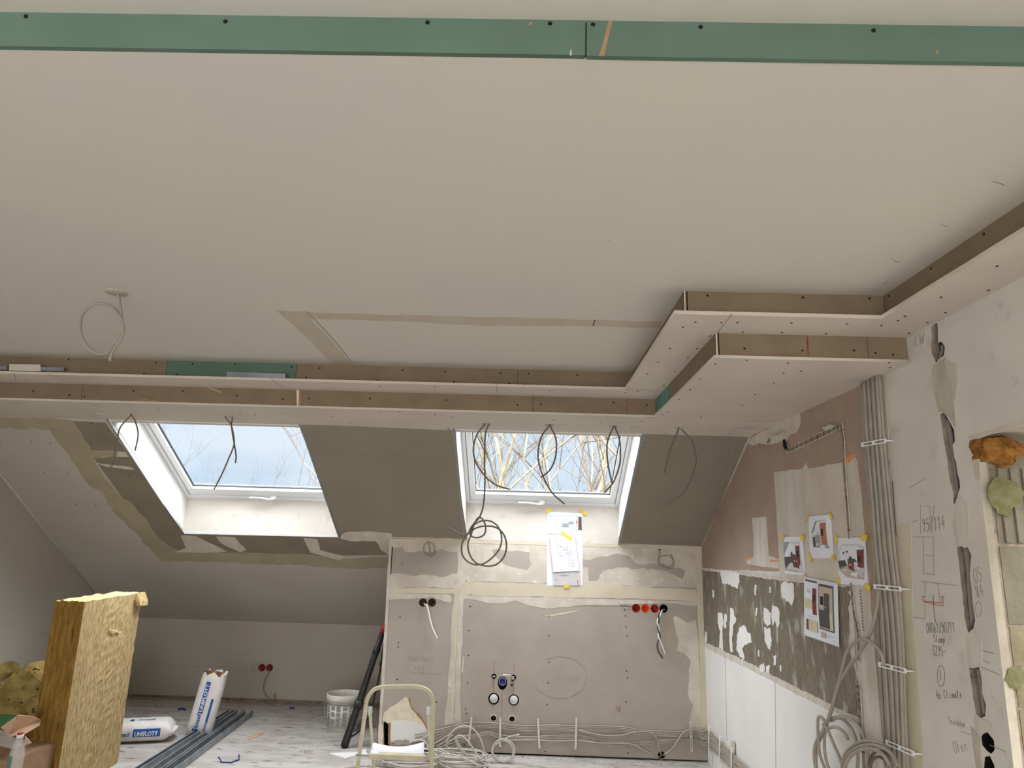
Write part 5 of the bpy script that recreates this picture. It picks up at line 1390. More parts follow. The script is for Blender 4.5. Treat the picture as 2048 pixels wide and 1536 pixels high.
# ------------------------------------------------------------------ cables clipped along the foot of the kitchen wall
top_p = [(830, 1470), (868, 1460), (904.7, 1452), (941, 1445.5), (1000, 1447.6), (1030, 1450), (1061, 1451), (1105, 1449.6), (1156.6, 1453.6), (1200, 1453), (1249.6, 1453.6), (1281, 1459), (1320, 1462), (1362, 1465), (1384, 1461), (1414, 1463.5)]
low_p = [(868, 1492), (904, 1478), (941, 1470), (975, 1463), (1000, 1470), (1039, 1472), (1075, 1471), (1103, 1469.6), (1156.6, 1471), (1190, 1477), (1220, 1482), (1269, 1483), (1330, 1478.5), (1382, 1478), (1414, 1484)]
side = [(1420, 0), (1436, 16), (1460, 40), (1485, 64), (1520, 98)]
rnd = random.Random(3)
names = ['uppermost', 'second', 'third', 'fourth', 'fifth', 'sixth', 'lowest']
kk = 0
for base, cnt, m0 in ((top_p, 4, 0), (low_p, 3, 4)):
    for i in range(cnt):
        dy = i * 3.0 + (0 if m0 == 0 else 1)
        w = .016
        pts = []
        for j, (x, y) in enumerate(base):
            yy = y + dy * 1.02 + 1.2 * math.sin(j * 1.3) + rnd.uniform(-.15, .15) + (i * 3.2 if j < 2 else 0)
            pts.append(KIT.px(x, yy, w + .003 * math.sin(j)))
        ye = base[-1][1] + dy
        pts[-1] = KIT.px(1408 - i * .3, ye, w + .004)
        for x, d in side:
            q = RWALL.px(x, ye + d * .98 + (2 if i else 0), .018 + .004 * (i % 2))
            if q.y < KIT_Y - .02: pts.append(q)
        pts = [p if p.z > .008 else Vector((p.x, p.y, .008)) for p in pts]
        o = tube('cable', pts, .0058, 'cable_wall', None, 4)
        tag(o, '%s grey cable of the bundle clipped along the foot of the kitchen wall' % names[kk], 'cable', 'cables along the foot of the kitchen wall')
        kk += 1
for pp, l_ in (([(1156, 1460), (1200, 1470), (1240, 1471), (1270, 1464), (1296, 1464), (1310, 1472), (1316, 1486), (1321, 1505), (1323, 1511)], 'grey cable dipping from the bundle into the low hole, left strand'),
               ([(1408, 1458), (1382, 1459), (1368, 1464), (1356, 1480), (1344, 1498), (1330, 1508), (1324, 1511)], 'grey cable rising from the low hole to the right end of the bundle'),
               ([(1000, 1482), (1060, 1480), (1110, 1482), (1156, 1481), (1200, 1486), (1260, 1488), (1285, 1499), (1308, 1511), (1322, 1513)], 'grey cable running low along the wall into the low hole')):
    pts = [KIT.px(x, y, .036) for x, y in pp]
    j = min(range(len(pp)), key=lambda i: abs(pp[i][0] - 1323) + abs(pp[i][1] - 1511))
    pts[j] = KIT.px(*pp[j], -.04)
    tag(tube('cable', pts, .0062, 'cable_wall', None, 5), l_, 'cable', 'cables at the low hole')


def clip(pl, a, b, half, label, off=.030, slot=True, material='pvc_white'):
    wall = pl
    pl = Plane(wall.o + wall.n * off, wall.u, wall.v)
    A, B = Vector(pl.uv(*a)), Vector(pl.uv(*b))
    d = (B - A).normalized()
    s = Vector((-d.y, d.x)) * half
    quad = [A - s, B - s, B + s, A + s]
    holes = []
    if slot:
        L = (B - A).length
        for t0, t1 in ((.06, .46), (.54, .94)):
            p, q = A + d * L * t0, A + d * L * t1
            holes.append([p - s * .5, q - s * .5, q + s * .5, p + s * .5])
    o = flat('cable_clip', pl, [tuple(v) for v in quad], [[tuple(v) for v in h] for h in holes], .004, 0, material)
    tag(o, label, 'cable clip')
    for t in (.02, .98):
        c = A.lerp(B, t)
        p0 = pl.at(c.x, c.y, -off - .001)
        tube('clip_foot', [p0, pl.at(c.x, c.y, -.003)], .003, material, o, 1, 8)
    return o


for i, (a, b, l_) in enumerate([((943, 1435), (937, 1491), 'upright white cable clip nearest the broken wall corner'), ((1000.5, 1436), (1000, 1494), 'upright white cable clip below the brass pipe sockets, left'),
                                ((1076, 1438), (1079, 1497), 'upright white cable clip just right of the plumbing outlets'), ((1153, 1437), (1151, 1499), 'upright white cable clip midway along the kitchen wall'),
                                ((1381, 1443), (1384, 1503), 'upright slotted white cable clip near the right wall corner')]):
    clip(KIT, a, b, .008, l_, .044, i == 4, 'clip_cream')['group'] = 'cable clips on the kitchen wall'
for a, b, l_ in [((1417, 1452), (1417, 1518), 'upright white cable clip right in the wall corner'), ((1439, 1472), (1438, 1526), 'second upright clip round the corner on the right wall'), ((1462, 1496), (1462, 1550), 'third upright clip round the corner on the right wall')]:
    clip(RWALL, a, b, .009, l_, .034, False)['group'] = 'cable clips low on the right wall'
o = tag(lump('plaster_lump', [(1468, 1482), (1474, 1483), (1474, 1500), (1472, 1508), (1466, 1500)], 5.3, .02, 'filler_cream', 3, amp=.003), 'small cream plastic cover low on the white right wall', 'cover')
bpy.data.objects.remove(o)
R([(1465, 1483), (1472, 1481), (1473, 1500), (1472, 1508), (1469, 1506), (1465, 1492)], 'filler_cream', .012, .001, .05, (), 'plastic_cover')

# ------------------------------------------------------------------ the thick vertical cable bundle on the right wall
NB = 14
EDGE = [(752, 1722, 1759), (880, 1727, 1770), (1000, 1738, 1781), (1090, 1746, 1788), (1180, 1756, 1797), (1260, 1762, 1803), (1340, 1765, 1808), (1430, 1769, 1812), (1536, 1773, 1818), (1640, 1778, 1826)]
ORD = ORD[:-1] + ['twelfth from the left', 'thirteenth from the left', 'rightmost']
for i in range(NB):
    lay = i % 3
    t = i / (NB - 1)
    pts = []
    for j, (py, xl, xr) in enumerate(EDGE):
        x = xl + (xr - xl) * t + 1.6 * math.sin(j * .9 + i * .3) * (0 if j == 0 else 1)
        if i == 0 and 4 <= j <= 7: x -= 3
        pts.append(RWALL.px(x, py, .009 + lay * .011))
    d = pts[0] - pts[1]
    pts[0] = pts[0] + d * ((2.438 - pts[0].z) / d.z)
    e = pts[-1]
    pts += [Vector((XR(e.y) - .012 - lay * .010, e.y + .01, e.z * .5)), Vector((XR(e.y) - .012 - lay * .010, e.y + .015, .006))]
    o = tube('cable', pts, .0068, 'cable_grey', None, 5)
    tag(o, '%s of the thick grey cables running up the right wall' % ORD[i], 'cable', 'upright cable bundle on the right wall')
for a, b, l_ in [((1722, 890), (1771, 881), 'highest white slotted clip across the upright cable bundle'), ((1747, 1173), (1801, 1178), 'second highest white slotted clip on the upright cable bundle'),
                 ((1756, 1328), (1811, 1342), 'third slotted clip from the top on the upright cable bundle'), ((1771, 1484), (1827, 1508), 'lowest white slotted clip on the upright cable bundle')]:
    clip(RWALL, a, b, .010, l_, .040)['group'] = 'slotted clips on the upright bundle'

# loose coils of the same cable hanging at the foot of the bundle
def rcoil(paths, label, r=.0078, w0=.06, material='cable_grey'):
    root = empty('cable_coil', RWALL.px(*paths[0][0], w0), label, 'cable', 'cable coils at the foot of the upright bundle')
    for i, p in enumerate(paths):
        tube('cable_strand', [RWALL.px(x, y, w0 + .010 * i + .008 * math.sin(j * .8)) for j, (x, y) in enumerate(p)], r, material, root)
    return root


rcoil([[(1757, 1180), (1754, 1215), (1742, 1262), (1722, 1300), (1700, 1330), (1680, 1365), (1668, 1400), (1656, 1440), (1649, 1475), (1652, 1520), (1668, 1560)],
       [(1768, 1330), (1762, 1306), (1746, 1286), (1727, 1278), (1707, 1286), (1692, 1308), (1684, 1340), (1672, 1385), (1660, 1430), (1645, 1462), (1634, 1480), (1628, 1505), (1632, 1540), (1646, 1570)],
       [(1652, 1446), (1642, 1434), (1636, 1438), (1636, 1470), (1640, 1510), (1655, 1550)]],
      'long grey cables arching from the bundle down to the left coil')
rcoil([ring(1672, 1515, 44, 80, -2.2, 1.2, 16), ring(1684, 1520, 52, 86, -2.0, .9, 16), ring(1668, 1520, 36, 66, 2.2, 5.6, 14), [(1652, 1452), (1668, 1490), (1682, 1524), (1690, 1560)]], 'left hanging coil of thick grey cable on the right wall', w0=.045)
rcoil([ring(1737, 1532, 52, 50, 3.0, 6.2, 16), ring(1740, 1540, 56, 50, 3.1, 6.1, 16), ring(1735, 1545, 46, 48, 3.0, 6.0, 14)], 'right coil of thick grey cable in front of the bundle foot', w0=.10)
rcoil([ring(1760, 1528, 22, 26, 2.6, 6.0, 12), ring(1757, 1534, 16, 20, 2.6, 6.0, 12)], 'small dark cable loop tucked behind the right coil', r=.006, w0=.075, material='cable_dark')

# ------------------------------------------------------------------ loose light cable coils by the kitchen wall foot
def fcoil(name, label, centre, rx, ry, turns, r, seed, material='cable_light', tilt=0.0, rise=.012, jit=.03, group='loose cable coils on the floor'):
    rnd = random.Random(seed)
    pts = []
    n = 14
    for t in range(turns):
        ox, oy, s = rnd.gauss(0, jit), rnd.gauss(0, jit), 1 + rnd.gauss(0, .07)
        for i in range(n):
            a = 2 * PI * i / n
            f = (t + i / n)
            x, y = math.cos(a) * rx * s + ox, math.sin(a) * ry * s + oy
            z = r + f * rise + abs(rnd.gauss(0, .004))
            pts.append(Vector((centre[0] + x, centre[1] + y * math.cos(tilt), centre[2] + z + (y + ry) * math.sin(tilt))))
    return tag(tube(name, pts, r, material, None, 3), label, 'cable', group)


fcoil('cable_coil', 'flat heap of light grey cable on the floor under the folding step', (-.80, 5.72, 0), .24, .16, 9, .0062, 5)
fcoil('cable_coil', 'second flat heap of light grey cable, right of the folding step', (-.45, 5.83, 0), .20, .13, 8, .0062, 6)
fcoil('cable_coil', 'loose wide ring of light grey cable on the floor left of the step', (-1.05, 5.62, 0), .20, .12, 2, .0055, 9, jit=.015)


def vring(label, paths, y, r=.0062, material='cable_light'):
    root = empty('cable_coil', Y(*paths[0][0], y), label, 'cable', 'cable rings standing before the kitchen wall')
    for i, p in enumerate(paths):
        q = [Y(px, py, y + .016 * i + .01 * math.sin(j)) for j, (px, py) in enumerate(p)]
        tube('cable_strand', [Vector((v.x, v.y, max(v.z, r))) for v in q], r, material, root)
    return root


vring('upright double ring of cable leaning against the kitchen wall', [ring(1007, 1501, 22, 23, -1.2, 5.4, 18), ring(1005, 1503, 21, 22, -1.6, 5.0, 18), [(1039, 1469), (1018, 1474), (1000, 1484), (988, 1493), (985, 1505)]], 5.95)
vring('largest upright cable ring right of the folding step', [[(893, 1508), (895, 1480), (906, 1462), (925, 1452), (945, 1457), (960, 1476), (968, 1502), (966, 1520), (958, 1528)], [(895, 1492), (900, 1472), (914, 1457), (934, 1454)]], 5.84)
vring('slanting cable loop fallen through the largest ring', [[(910, 1474), (918, 1490), (932, 1508), (948, 1524), (962, 1530)], [(912, 1474), (922, 1471), (936, 1483), (952, 1506), (960, 1522)], [(911, 1476), (914, 1490), (922, 1502), (930, 1510)]], 5.78)
vring('low cable loop curling out over the floor beside the step', [[(866, 1500), (872, 1518), (886, 1530), (905, 1538)], [(905, 1538), (886, 1530), (876, 1520), (878, 1511), (892, 1508), (914, 1511), (936, 1520), (958, 1531)], [(818, 1485), (836, 1480), (850, 1484), (858, 1500), (862, 1516)]], 5.62)
vring('thin strands fanning from the bundle end towards the floor', [[(868, 1474), (856, 1472), (842, 1478), (828, 1484)], [(904, 1466), (884, 1478), (868, 1488), (856, 1500)], [(906, 1470), (888, 1484), (874, 1496), (864, 1508)], [(941, 1470), (915, 1474), (893, 1488), (876, 1500)]], 6.08, .0055)

# ------------------------------------------------------------------ folding step with hoop
root = empty('folding_step', (-.76, 4.85, 0), 'cream folding step stool with a tall hoop and white seat, bottom of the picture', 'step stool')
hoop = [(731, 1418), (733, 1403), (737.5, 1392), (746, 1381), (757, 1375.5), (772, 1373.5), (800, 1373), (828, 1373), (843, 1375), (855.6, 1381), (862, 1389), (865.5, 1400), (866.5, 1418)]
HY = 4.80
l1 = Y(716, 1560, HY); l2 = Y(865, 1560, HY)
dl = (Y(731, 1418, HY) - l1).normalized(); dr = (Y(866.5, 1418, HY) - l2).normalized()
lf = l1 - dl * (l1.z / dl.z); rf = l2 - dr * (l2.z / dr.z)
lf.y -= .10; rf.y -= .10
tube('hoop_frame', [lf, lf.lerp(Y(731, 1418, HY), .5)] + [Y(x, y, HY) for x, y in hoop] + [rf.lerp(Y(866.5, 1418, HY), .5), rf], .0125, 'ladder_cream', root, 5, 10)
for a, b in (((740, 1423), (738, 1536)), ((857, 1423), (857, 1536))):
    p = Y(*a, HY + .03)
    q = Y(*b, HY + .03)
    d = (q - p).normalized()
    foot = Vector((q.x + d.x * q.z, 5.05, 0.0))
    tube('leg', [p, p.lerp(foot, .5), foot], .010, 'ladder_cream', root, 4, 8)
    box('leg_bracket', (p.x - .014, p.y - .012, p.z - .02), (p.x + .014, p.y + .012, p.z + .03), 'ladder_metal', root, .003)
SZ = .40
PS = Plane((0, 0, SZ), (1, 0, 0), (0, 1, 0))
c = [PS.hit(746, 1484.5), PS.hit(848.6, 1484), PS.hit(848, 1506), PS.hit(740, 1506)]
bm = bmesh.new()
n = 12
rows = []
for w in (0, -.012):
    g = []
    for j in range(n + 1):
        g.append([bm.verts.new(c[0].lerp(c[1], i / n).lerp(c[3].lerp(c[2], i / n), j / n) + Vector((0, 0, w - .022 * math.sin(PI * i / n) * (1 - j / n) ** .6 - .004 * math.sin(PI * i / n)))) for i in range(n + 1)])
    rows.append(g)
for k in (0, 1):
    for j in range(n):
        for i in range(n):
            bm.faces.new((rows[k][j][i], rows[k][j][i + 1], rows[k][j + 1][i + 1], rows[k][j + 1][i]))
for i in range(n):
    for a, b_ in (((0, i), (0, i + 1)), ((n, i), (n, i + 1)), ((i, 0), (i + 1, 0)), ((i, n), (i + 1, n))):
        bm.faces.new((rows[0][a[0]][a[1]], rows[0][b_[0]][b_[1]], rows[1][b_[0]][b_[1]], rows[1][a[0]][a[1]]))
link('seat', bm_mesh(bm), 'ladder_seat', root, True)
box('seat_rail', (c[3].x - .004, c[3].y - .012, SZ - .030), (c[2].x + .004, c[2].y + .006, SZ - .004), 'ladder_cream', root, .003)
tube('axle', [Vector((lf.x * .4 + Y(731, 1418, HY).x * .6, c[3].y + .02, SZ - .02)), Vector((rf.x * .4 + Y(866, 1418, HY).x * .6, c[3].y + .02, SZ - .02))], .005, 'ladder_metal', root, 1)

# ------------------------------------------------------------------ bucket
BX, BY = -1.575, 6.78
root = empty('bucket', (BX, BY, 0), 'white plastic bucket with a printed label standing by the black props', 'bucket')
lathe('body', [(0, .004), (.128, .004), (.132, 0), (.134, .0), (.150, .255), (.158, .258), (.160, .262), (.161, .300), (.158, .304), (.152, .304), (.148, .300), (.145, .262), (.128, .010), (0, .010)], (BX, BY, 0), (0, 0, 1), 'bucket_white', root, 48)
lathe('rim_ring', [(.150, .236), (.157, .237), (.157, .241), (.150, .242)], (BX, BY, 0), (0, 0, 1), 'img_grey', root, 48)
lab_ = lathe('label', [(.1375, .045), (.1385, .045), (.1492, .225), (.1482, .225)], (BX, BY, 0), (0, 0, 1), 'bucket_label', root, 48)
for z_ in (.042, .226):
    lathe('label_border', [(.1372 + (.011 if z_ > .1 else 0), z_), (.1396 + (.011 if z_ > .1 else 0), z_), (.1396 + (.011 if z_ > .1 else 0), z_ + .003), (.1372 + (.011 if z_ > .1 else 0), z_ + .003)], (BX, BY, 0), (0, 0, 1), 'label_ink', root, 48)
bm = bmesh.new()
rnd = random.Random(2)
for colu in range(7):
    a0 = -PI / 2 - 1.35 + colu * .38
    for row in range(30):
        z = .055 + row * .0056
        if rnd.random() < .12 or (colu == 2 and 9 < row < 13): continue
        rr = .1396 + (z - .045) * .0595
        w = .32 * rnd.uniform(.7, 1)
        k = 5
        lo = [bm.verts.new((BX + rr * math.cos(a0 + w * i / k), BY + rr * math.sin(a0 + w * i / k), z)) for i in range(k + 1)]
        hi = [bm.verts.new((BX + rr * math.cos(a0 + w * i / k), BY + rr * math.sin(a0 + w * i / k), z + .0030)) for i in range(k + 1)]
        for i in range(k): bm.faces.new((lo[i], lo[i + 1], hi[i + 1], hi[i]))
link('label_text', bm_mesh(bm), 'label_ink', lab_)
th = [PI + .15 + (PI - .3) * 0 + a for a in np.linspace(0, 1, 2)]
tube('handle', [Vector((BX - .157, BY, .255)), Vector((BX - .168, BY - .02, .20)), Vector((BX - .160, BY - .05, .14)), Vector((BX - .150, BY - .06, .12))], .003, 'ladder_metal', root)

# ------------------------------------------------------------------ black props leaning in the corner
o = empty('telescopic_prop', (-1.415, 6.21, 0), 'thick black tube prop leaning against the side of the kitchen wall box', 'prop')
b0, b1 = Vector((-1.415, 6.21, .012)), Vector((-1.17, 6.34, .955))
tube('tube', [b0, b0.lerp(b1, .12), b0.lerp(b1, .5), b0.lerp(b1, .92)], .033, 'black_tube', o, 2, 12, .024)
tube('collar', [b0.lerp(b1, .30), b0.lerp(b1, .36)], .036, 'black_tube', o, 1, 12)
tube('collar', [b0.lerp(b1, .74), b0.lerp(b1, .80)], .030, 'black_tube', o, 1, 12)
tube('end_cap', [b0.lerp(b1, .92), b1], .024, 'red_cap', o, 1, 12)
tube('foot', [b0 + Vector((0, 0, -.010)), b0.lerp(b1, .05)], .024, 'gasket', o, 1, 12)
o = empty('strap', (-1.33, 6.45, 0), 'thin black strap hanging from the prop top down to its foot', 'strap')
tube('strap_line', [Vector((-1.165, 6.38, .90)), Vector((-1.185, 6.42, .78)), Vector((-1.205, 6.46, .64)), Vector((-1.225, 6.5, .50)), Vector((-1.26, 6.5, .30)), Vector((-1.285, 6.45, .18)), Vector((-1.33, 6.36, .10)), Vector((-1.39, 6.28, .06))], .008, 'black_tube', o)
tube('thick_end', [Vector((-1.165, 6.38, .90)), Vector((-1.178, 6.41, .80)), Vector((-1.198, 6.45, .68))], .014, 'black_tube', o)
tube('buckle', [Vector((-1.212, 6.475, .62)), Vector((-1.216, 6.48, .60))], .014, 'black_tube', o, 1)

# ------------------------------------------------------------------ plaster bags
def put_text(name, txt, S, size, origin, dirx, diry, material, parent, bold=.0, shear=0.0):
    """lettering laid on a curved surface S(u, v); origin and directions in u,v"""
    cu = bpy.data.curves.new('t', 'FONT')
    cu.body = txt
    cu.size = size
    cu.shear = shear
    cu.offset = bold
    cu.resolution_u = 3
    ob = bpy.data.objects.new('t', cu)
    COL.objects.link(ob)
    me = bpy.data.meshes.new_from_object(ob.evaluated_get(bpy.context.evaluated_depsgraph_get()))
    bpy.data.objects.remove(ob)
    me.materials.clear()
    for v in me.vertices:
        u = origin[0] + v.co.x * dirx[0] + v.co.y * diry[0]
        w = origin[1] + v.co.x * dirx[1] + v.co.y * diry[1]
        v.co = S(u, w)
    return link(name, me, material, parent)


def band(name, S, u0, u1, v0, v1, material, parent, nu=8, nv=12):
    bm = bmesh.new()
    G = [[bm.verts.new(S(u0 + (u1 - u0) * i / nu, v0 + (v1 - v0) * j / nv)) for i in range(nu + 1)] for j in range(nv + 1)]
    for j in range(nv):
        for i in range(nu): bm.faces.new((G[j][i], G[j][i + 1], G[j + 1][i + 1], G[j + 1][i]))
    return link(name, bm_mesh(bm), material, parent)


def bag(root, M, W, T, H, open_top, material='bag_white'):
    """paper sack: cross-section is a rounded cushion, pinched at the ends. returns front-surface function (x across, z up)"""
    seg, nz = 36, 22
    rnd = random.Random(5)
    def prof(t):
        pin = 1.0
        if t < .12: pin = .62 + .38 * math.sin(t / .12 * PI / 2)
        if not open_top and t > .86: pin = .30 + .70 * math.cos((t - .86) / .14 * PI / 2)
        return pin
    def sec(a, t):
        p = prof(t)
        e = .55
        ca, sa = math.cos(a), math.sin(a)
        x = W / 2 * math.copysign(abs(ca) ** e, ca) * (1 - (.05 if open_top and t > .8 else 0) * (t - .8) * 5)
        y = T / 2 * p * math.copysign(abs(sa) ** .8, sa)
        wr = .004 * math.sin(t * 40 + a * 3) + .003 * math.sin(t * 23 - a * 5)
        return Vector((x * (1 + wr), y * (1 + wr * 3), t * H))
    bm = bmesh.new()
    rings = []
    for j in range(nz + 1):
        t = j / nz
        rings.append([bm.verts.new(M @ (sec(2 * PI * i / seg, t) + (Vector((0, 0, (.014 * math.sin(i * 1.7) + rnd.uniform(-.006, .010)))) if open_top and j == nz else Vector((0, 0, 0))))) for i in range(seg)])
    for A, B in zip(rings, rings[1:]):
        for i in range(seg): bm.faces.new((A[i], A[(i + 1) % seg], B[(i + 1) % seg], B[i]))
    bm.faces.new(rings[0][::-1])
    if not open_top: bm.faces.new(rings[-1])
    link('sack', bm_mesh(bm), material, root, True)
    if open_top:
        bm = bmesh.new()
        R2 = []
        for s_, z_ in ((.965, -.002), (.93, -.06), (.90, -.14)):
            R2.append([bm.verts.new(M @ Vector((sec(2 * PI * i / seg, 1.0).x * s_, sec(2 * PI * i / seg, 1.0).y * s_, H + z_))) for i in range(seg)])
        for A, B in zip(R2, R2[1:]):
            for i in range(seg): bm.faces.new((A[i], A[(i + 1) % seg], B[(i + 1) % seg], B[i]))
        bm.faces.new(R2[-1])
        link('inner_lining', bm_mesh(bm), 'bag_inside', root, True)
    def S(lift):
        def f(x, z):
            t = max(0, min(1, z / H))
            xx = max(-.999, min(.999, x / (W / 2)))
            ca = abs(xx) ** (1 / .55)
            a = math.acos(min(.9999, ca))
            y = -T / 2 * prof(t) * math.sin(a) ** .8
            wr = .004 * math.sin(t * 40) + .003 * math.sin(t * 23)
            return M @ Vector((x, y * (1 + wr * 3) - lift, z))
        return f
    return S


root = empty('plaster_bag', (-2.72, 6.42, 0), 'white paper filler sack standing open with its torn brown rim', 'bag')
M = Matrix.Translation((-2.715, 6.44, 0.0)) @ Matrix.Rotation(math.radians(10), 4, 'Y') @ Matrix.Rotation(math.radians(12), 4, 'Z')
M = Matrix.Translation((0, 0, .022)) @ M
S = bag(root, M, .205, .15, .48, True)
bb = band('blue_band', S(.0025), -.042, -.004, .165, .42, 'bag_blue', root)
put_text('printed_name', 'UNIFLOTT', S(.005), .046, (-.010, .178), (0, 1.02), (-.80, 0), 'paper', bb, .0012)
put_text('printed_name', 'knauf', S(.004), .05, (-.012, .045), (0, 1.0), (-.95, 0), 'bag_blue', root, .0012, .2)
band('blue_mark', S(.003), -.052, -.006, .012, .040, 'bag_blue', root, 4, 3)
bb = band('blue_band', S(.0025), .036, .054, .02, .29, 'bag_blue', root)
put_text('printed_name', 'Spachtel', S(.004), .022, (.050, .03), (0, 1.0), (-.7, 0), 'paper', bb, 0)
tube('torn_flap', [M @ Vector((.075, -.03, .465)), M @ Vector((.085, -.02, .49)), M @ Vector((.092, -.01, .51))], .012, 'bag_white', root)

root = empty('plaster_bag', (-3.07, 6.2, 0), 'white filler sack lying flat on the floor behind the insulation slab', 'bag')
# lying: its length runs to the right, printed face up and towards the camera
M = Matrix.Translation((-3.42, 6.27, .078)) @ Matrix.Rotation(math.radians(14), 4, 'Z') @ Matrix.Rotation(math.radians(90), 4, 'Y') @ Matrix.Rotation(math.radians(-68 + 90 + 40), 4, 'Z')
M = Matrix(((0, 0, 1, 0), (1, 0, 0, 0), (0, 1, 0, 0), (0, 0, 0, 1)))
# columns: local x (across) -> towards camera/down, local y (thickness) -> down, local z (length) -> right
ang = math.radians(20)
ex = Vector((math.sin(ang) * .0, 1, 0)); lenv = Vector((math.cos(ang), math.sin(ang) * .9, 0)).normalized()
acr = Vector((-lenv.y, lenv.x, 0)); upv = Vector((0, 0, 1))
M = Matrix(((acr.x, -upv.x, lenv.x, -3.31), (acr.y, -upv.y, lenv.y, 6.14), (acr.z, -upv.z, lenv.z, .084), (0, 0, 0, 1)))
S = bag(root, M, .27, .155, .47, False)


def SIDE(x, z):      # the face towards the camera, wrapped round the long edge
    a = -x / .10
    t = max(0, min(1, z / .47))
    return M @ Vector((-.135 * abs(math.cos(a)) ** .55 - .004, -.078 * math.copysign(abs(math.sin(a)) ** .8, math.sin(a)) * 1.0, z))


bm = bmesh.new()
G = [[bm.verts.new(SIDE(-.034 + .062 * i / 6,   .185 + .20 * j / 8)) for i in range(7)] for j in range(9)]
for j in range(8):
    for i in range(6): bm.faces.new((G[j][i], G[j][i + 1], G[j + 1][i + 1], G[j + 1][i]))
bb = link('blue_band', bm_mesh(bm), 'bag_blue', root)
def SIDE2(x, z):
    return SIDE(x, z) + (-acr) * .003
put_text('printed_name', 'UNIFLOTT', SIDE2, .040, (.018, .197), (0, .90), (-1.0, 0), 'paper', bb, .0012)
put_text('printed_name', 'knauf', SIDE2, .04, (.018, .08), (0, .90), (-1.0, 0), 'bag_blue', root, .001, .2)
put_text('printed_name', 'knauf', S(.003), .055, (-.05, .20), (0, 1), (1, 0), 'bag_blue', root, .001, .2)
band('blue_mark', S(.003), -.06, -.02, .14, .17, 'bag_blue', root, 4, 3)
tube('folded_end', [M @ Vector((-.10, .02, .455)), M @ Vector((-.03, .0, .482)), M @ Vector((.05, .01, .478)), M @ Vector((.10, .03, .46))], .022, 'bag_white', root, 4, 6)

# ------------------------------------------------------------------ metal profiles on the floor
def channel(a, b, w, h, t, label):
    a, b = Vector(a), Vector(b)
    d = (b - a).normalized()
    s = Vector((-d.y, d.x, 0))
    root = empty('metal_profile', a, label, 'metal profile', 'galvanised profiles lying on the floor')
    def rect(s0, s1, z0, z1, nm):
        pts = [a + s * s0, b + s * s0, b + s * s1, a + s * s1]
        hexa(nm, [p + Vector((0, 0, z0)) for p in pts] + [p + Vector((0, 0, z1)) for p in pts], 'zinc', root)
    rect(-w / 2, w / 2, a.z, a.z + t, 'web')
    rect(-w / 2, -w / 2 + t, a.z, a.z + h, 'flange')
    rect(w / 2 - t, w / 2, a.z, a.z + h, 'flange')
    rect(-w / 2, -w / 2 + .010, a.z + h, a.z + h + t, 'lip')
    rect(w / 2 - .010, w / 2, a.z + h, a.z + h + t, 'lip')
    rect(-.006, .006, a.z + t, a.z + t + .004, 'web_bead')
    return root


channel((-2.74, 7.18, 0), (-2.62, 4.2, 0), .050, .045, .002, 'narrow zinc channel profile on the floor, left of the wider two')
channel((-2.655, 7.20, 0), (-2.475, 4.2, 0), .075, .040, .002, 'middle zinc channel profile on the floor')
channel((-2.555, 7.14, 0), (-2.365, 4.2, 0), .075, .050, .002, 'rightmost zinc channel profile on the floor, nearest the bucket')
box_ = tag(box('paper_chip', (-2.475, 6.02, .0450), (-2.44, 6.06, .0458), 'paper'), 'tiny white paper chip lying on the metal profiles', 'chip')
bpy.data.objects.remove(box_)

# ------------------------------------------------------------------ mineral wool
def wool_slab(name, corners, z0, z1, mats, seed, amp=.006, label='', cat='insulation', group=None, lean=(0, 0)):
    """slab from 4 plan corners; sides are finely broken up. mats: (side a, side b.., top)"""
    rnd = random.Random(seed)
    bm = bmesh.new()
    cs = [Vector((*c_, 0)) for c_ in corners]
    nu, nz = 16, 44
    grid = []
    for k in range(4):
        a, b_ = cs[k], cs[(k + 1) % 4]
        for i in range(nu):
            grid.append((a.lerp(b_, i / nu), k))
    cen = sum(cs, Vector()) / 4
    rows = []
    for j in range(nz + 1):
        t = j / nz
        row = []
        for i, (p, k) in enumerate(grid):
            out = (p - cen)
            out.normalize()
            d = rnd.gauss(0, amp * .35) + amp * .8 * math.sin(i * 2.1 + .2 * math.sin(j * .4)) * .5
            q = p + out * d + Vector((lean[0] * t, lean[1] * t, z0 + (z1 - z0) * t + (rnd.gauss(0, amp * .5) if j == nz else 0)))
            row.append(bm.verts.new(q))
        rows.append(row)
    n = len(grid)
    mi = {}
    for A, B in zip(rows, rows[1:]):
        for i in range(n):
            f = bm.faces.new((A[i], A[(i + 1) % n], B[(i + 1) % n], B[i]))
            f.material_index = mats[grid[i][1]]
    c = bm.verts.new(cen + Vector((lean[0], lean[1], z1 + amp)))
    for i in range(n):
        f = bm.faces.new((rows[-1][i], rows[-1][(i + 1) % n], c))
        f.material_index = 2
    bm.faces.new(rows[0][::-1])
    me = bm_mesh(bm)
    o = link(name, me, ['wool_yellow', 'wool_shaded', 'wool_lit_top'])
    return tag(o, label, cat, group)


